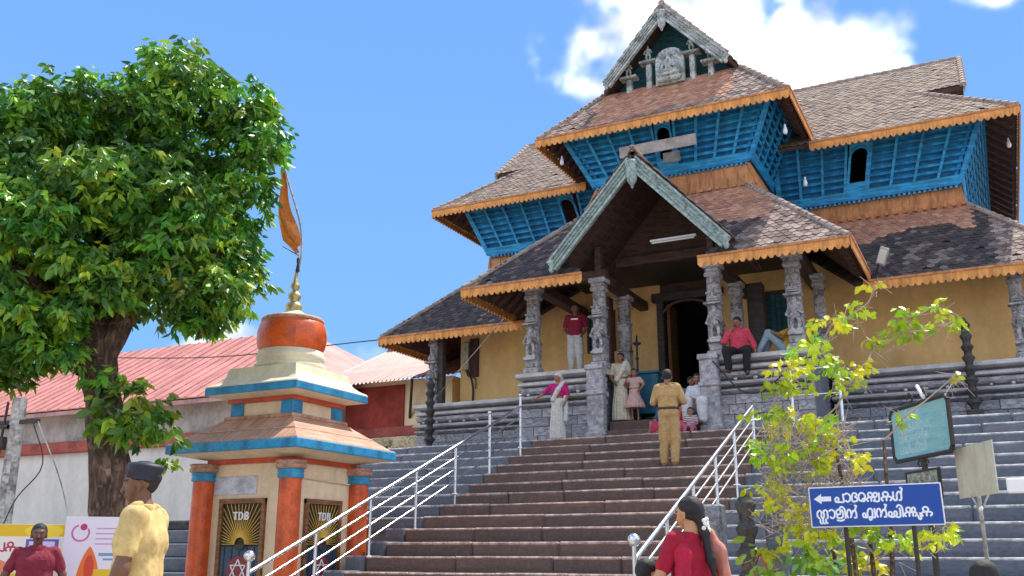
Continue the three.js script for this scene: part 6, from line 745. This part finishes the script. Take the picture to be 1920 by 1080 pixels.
person({ label: 'person in grey shirt seated half hidden behind the man in white', at: [-5.92, 4.12, -20.66], turn: towards(0.2, 1), h: 1.66, skin: [0.2, 0.09, 0.05], top: { color: [0.22, 0.20, 0.22], sleeve: 0.7, low: 0.2 }, bottom: { color: [0.09, 0.05, 0.05] }, hair: { type: 'short' }, pose: sit(0.1, { knL: [0.2, 0.3, 0.3], knR: [-0.2, 0.3, 0.3], anL: [0.1, 0.08, 0.4], anR: [-0.1, 0.08, 0.4], toL: [0.1, 0.03, 0.52], toR: [-0.1, 0.03, 0.52] }), look: [0.1, 0.5, 0] });
person({ label: 'woman in orange and red saree seated beside the man in white', at: [-6.0, TOPY, -19.75], turn: towards(0.4, 1), h: 1.52, skin: [0.23, 0.1, 0.06], top: { name: 'blouse', color: [0.55, 0.07, 0.04], sleeve: 0.7, low: 0.12 }, bottom: { name: 'saree', type: 'skirt', color: [0.70, 0.08, 0.16], hem: [0, 0.12, 0.28], r: 0.22, cut: 0.0 }, hair: { type: 'bun' }, drapes: [{ name: 'saree_drape', color: [0.72, 0.16, 0.06], r: 0.07, path: [[0.14, 0.3, -0.1], [0.15, 0.62, -0.06], [0.1, 0.68, 0.02], [0.0, 0.5, 0.12], [-0.1, 0.28, 0.14]] }], pose: sit(0.08, { knL: [0.22, 0.3, 0.3], knR: [-0.22, 0.3, 0.3], anL: [0.12, 0.08, 0.42], anR: [-0.12, 0.08, 0.42], toL: [0.14, 0.03, 0.54], toR: [-0.14, 0.03, 0.54] }), look: [0.15, 0.2, 0] });
person({ label: 'man in pink shirt and black trousers seated on the stone ledge', at: [-4.72, 4.87, -20.22], turn: towards(0.12, 1), h: 1.72, stout: 1.18, skin: [0.22, 0.095, 0.055], top: { color: [0.80, 0.075, 0.14], sleeve: 1.5, low: 0.46, loose: 0.026, collar: true }, bottom: { color: [0.018, 0.017, 0.024], flare: 0.014, shoe: [0.12, 0.05, 0.04] }, hair: { type: 'short' }, look: [0.3, -0.2, 0], pose: sit(0.46, { elR: [-0.28, 0.78, 0.16], wrR: [-0.08, 1.06, 0.2], elL: [0.3, 0.72, 0.0], wrL: [0.34, 0.52, 0.04], knL: [0.2, 0.52, 0.4], knR: [-0.22, 0.52, 0.38], anL: [0.17, 0.08, 0.32], anR: [-0.2, 0.14, 0.34], toL: [0.2, 0.03, 0.46], toR: [-0.26, 0.08, 0.46], chest: [0, 0.88, 0.05], neck: [0, 1.04, 0.07], head: [0, 1.17, 0.12], shL: [0.18, 1.0, 0.05], shR: [-0.18, 1.0, 0.05] }) });
person({ label: 'person in mustard shirt and jeans reclining against the porch column', at: [-3.78, 5.33, -20.55], turn: towards(-1, 0.12), h: 1.68, skin: [0.2, 0.085, 0.05], top: { color: [0.62, 0.32, 0.02], sleeve: 0.85, low: 0.06 }, bottom: { name: 'jeans', color: [0.33, 0.45, 0.55] }, hair: { type: 'short' }, look: [-0.3, 0, 0], pose: sit(0.0, { pelvis: [0, 0.12, 0.02], waist: [0, 0.26, -0.06], chest: [0, 0.42, -0.12], neck: [0, 0.56, -0.2], head: [0, 0.7, -0.2], shL: [0.17, 0.52, -0.16], shR: [-0.17, 0.52, -0.16], elL: [0.28, 0.42, 0.1], wrL: [0.16, 0.5, 0.32], elR: [-0.3, 0.4, 0.1], wrR: [-0.16, 0.52, 0.34], knL: [0.13, 0.5, 0.36], knR: [-0.12, 0.52, 0.3], anL: [0.13, 0.08, 0.6], anR: [-0.12, 0.08, 0.5], toL: [0.14, 0.03, 0.74], toR: [-0.13, 0.03, 0.64] }) });
// on the ground in front
person({ label: 'police officer in pale yellow shirt and dark cap, looking away', near: true, at: [-4.7, 0, -4.35], turn: towards(-0.86, 0.42), h: 1.79, stout: 1.0, headScale: 0.93, skin: [0.17, 0.075, 0.04], top: { name: 'uniform_shirt', color: [0.84, 0.60, 0.24], sleeve: 0.62, collar: true, epaulette: true, loose: 0.02, low: 0.84, long: true }, bottom: { name: 'uniform_trousers', color: [0.50, 0.33, 0.14], belt: true, shoe: [0.05, 0.03, 0.02] }, hair: { type: 'cap' }, look: [0.05, 0.25, 0], pose: { neck: [0, 1.46, 0.0], head: [0, 1.595, 0.035], elL: [0.24, 1.12, 0.0], wrL: [0.24, 0.9, 0.12], elR: [-0.27, 1.12, 0], wrR: [-0.22, 0.93, 0.16] } });
person({ label: 'woman in crimson saree with a long braid tied with flowers', near: true, at: [-2.13, 0, -7.19], turn: towards(-0.75, -0.5), h: 1.65, skin: [0.52, 0.26, 0.12], top: { name: 'blouse', color: [0.50, 0.008, 0.04], sleeve: 0.7, low: 1.08 }, bottom: { name: 'saree', type: 'skirt', color: [0.62, 0.012, 0.06], r: 0.22 }, hair: { type: 'braid', flower: true }, drapes: [{ name: 'saree_drape', color: [0.62, 0.012, 0.06], r: 0.06, path: [[-0.1, 1.02, 0.12], [0.04, 1.25, 0.12], [0.12, 1.41, 0.02], [0.16, 1.3, -0.09], [0.2, 1.0, -0.13], [0.2, 0.7, -0.14]] }, { name: 'shawl', color: [0.74, 0.30, 0.22], r: 0.05, path: [[-0.15, 1.45, -0.04], [-0.2, 1.32, -0.1], [-0.24, 1.08, -0.12], [-0.24, 0.8, -0.1]] }], look: [0.12, 0.35, 0], pose: { elL: [0.3, 1.13, 0.02], wrL: [0.17, 1.02, 0.22], elR: [-0.3, 1.13, 0.0], wrR: [-0.14, 1.02, 0.22] } });
person({ label: 'man with moustache in maroon shirt standing before the yellow poster', near: true, at: [-9.48, 0, -7.35], turn: towards(0.8, 0.62), h: 1.56, stout: 1.2, skin: [0.12, 0.05, 0.03], moustache: true, top: { color: [0.27, 0.02, 0.045], sleeve: 0.72, low: 0.84, collar: true, pocket: true, loose: 0.018 }, bottom: { color: [0.05, 0.05, 0.07], shoe: [0.03, 0.02, 0.02] }, hair: { type: 'short' }, pose: { elL: [0.31, 1.14, -0.03], elR: [-0.31, 1.14, -0.03], wrL: [0.33, 0.9, 0.06], wrR: [-0.33, 0.9, 0.06], shL: [0.195, 1.4, -0.01], shR: [-0.195, 1.4, -0.01] } });
person({ label: 'child with short dark hair walking in front of the woman in crimson', at: [-2.47, 0, -7.19], turn: towards(0.6, -0.6), h: 1.19, headScale: 1.2, skin: [0.3, 0.13, 0.07], top: { color: [0.3, 0.1, 0.06], sleeve: 0.8 }, bottom: { color: [0.05, 0.06, 0.1], shoe: [0.1, 0.1, 0.1] }, hair: { type: 'short' } });
person({ label: 'child with black hair standing below the blank white board', at: [-0.145, 0, -5.9], turn: towards(0.2, -1), h: 1.19, headScale: 1.2, skin: [0.26, 0.12, 0.07], top: { color: [0.15, 0.2, 0.3], sleeve: 0.8 }, bottom: { color: [0.06, 0.06, 0.08], shoe: [0.1, 0.1, 0.1] }, hair: { type: 'short' } });
renderer.render(scene, camera);
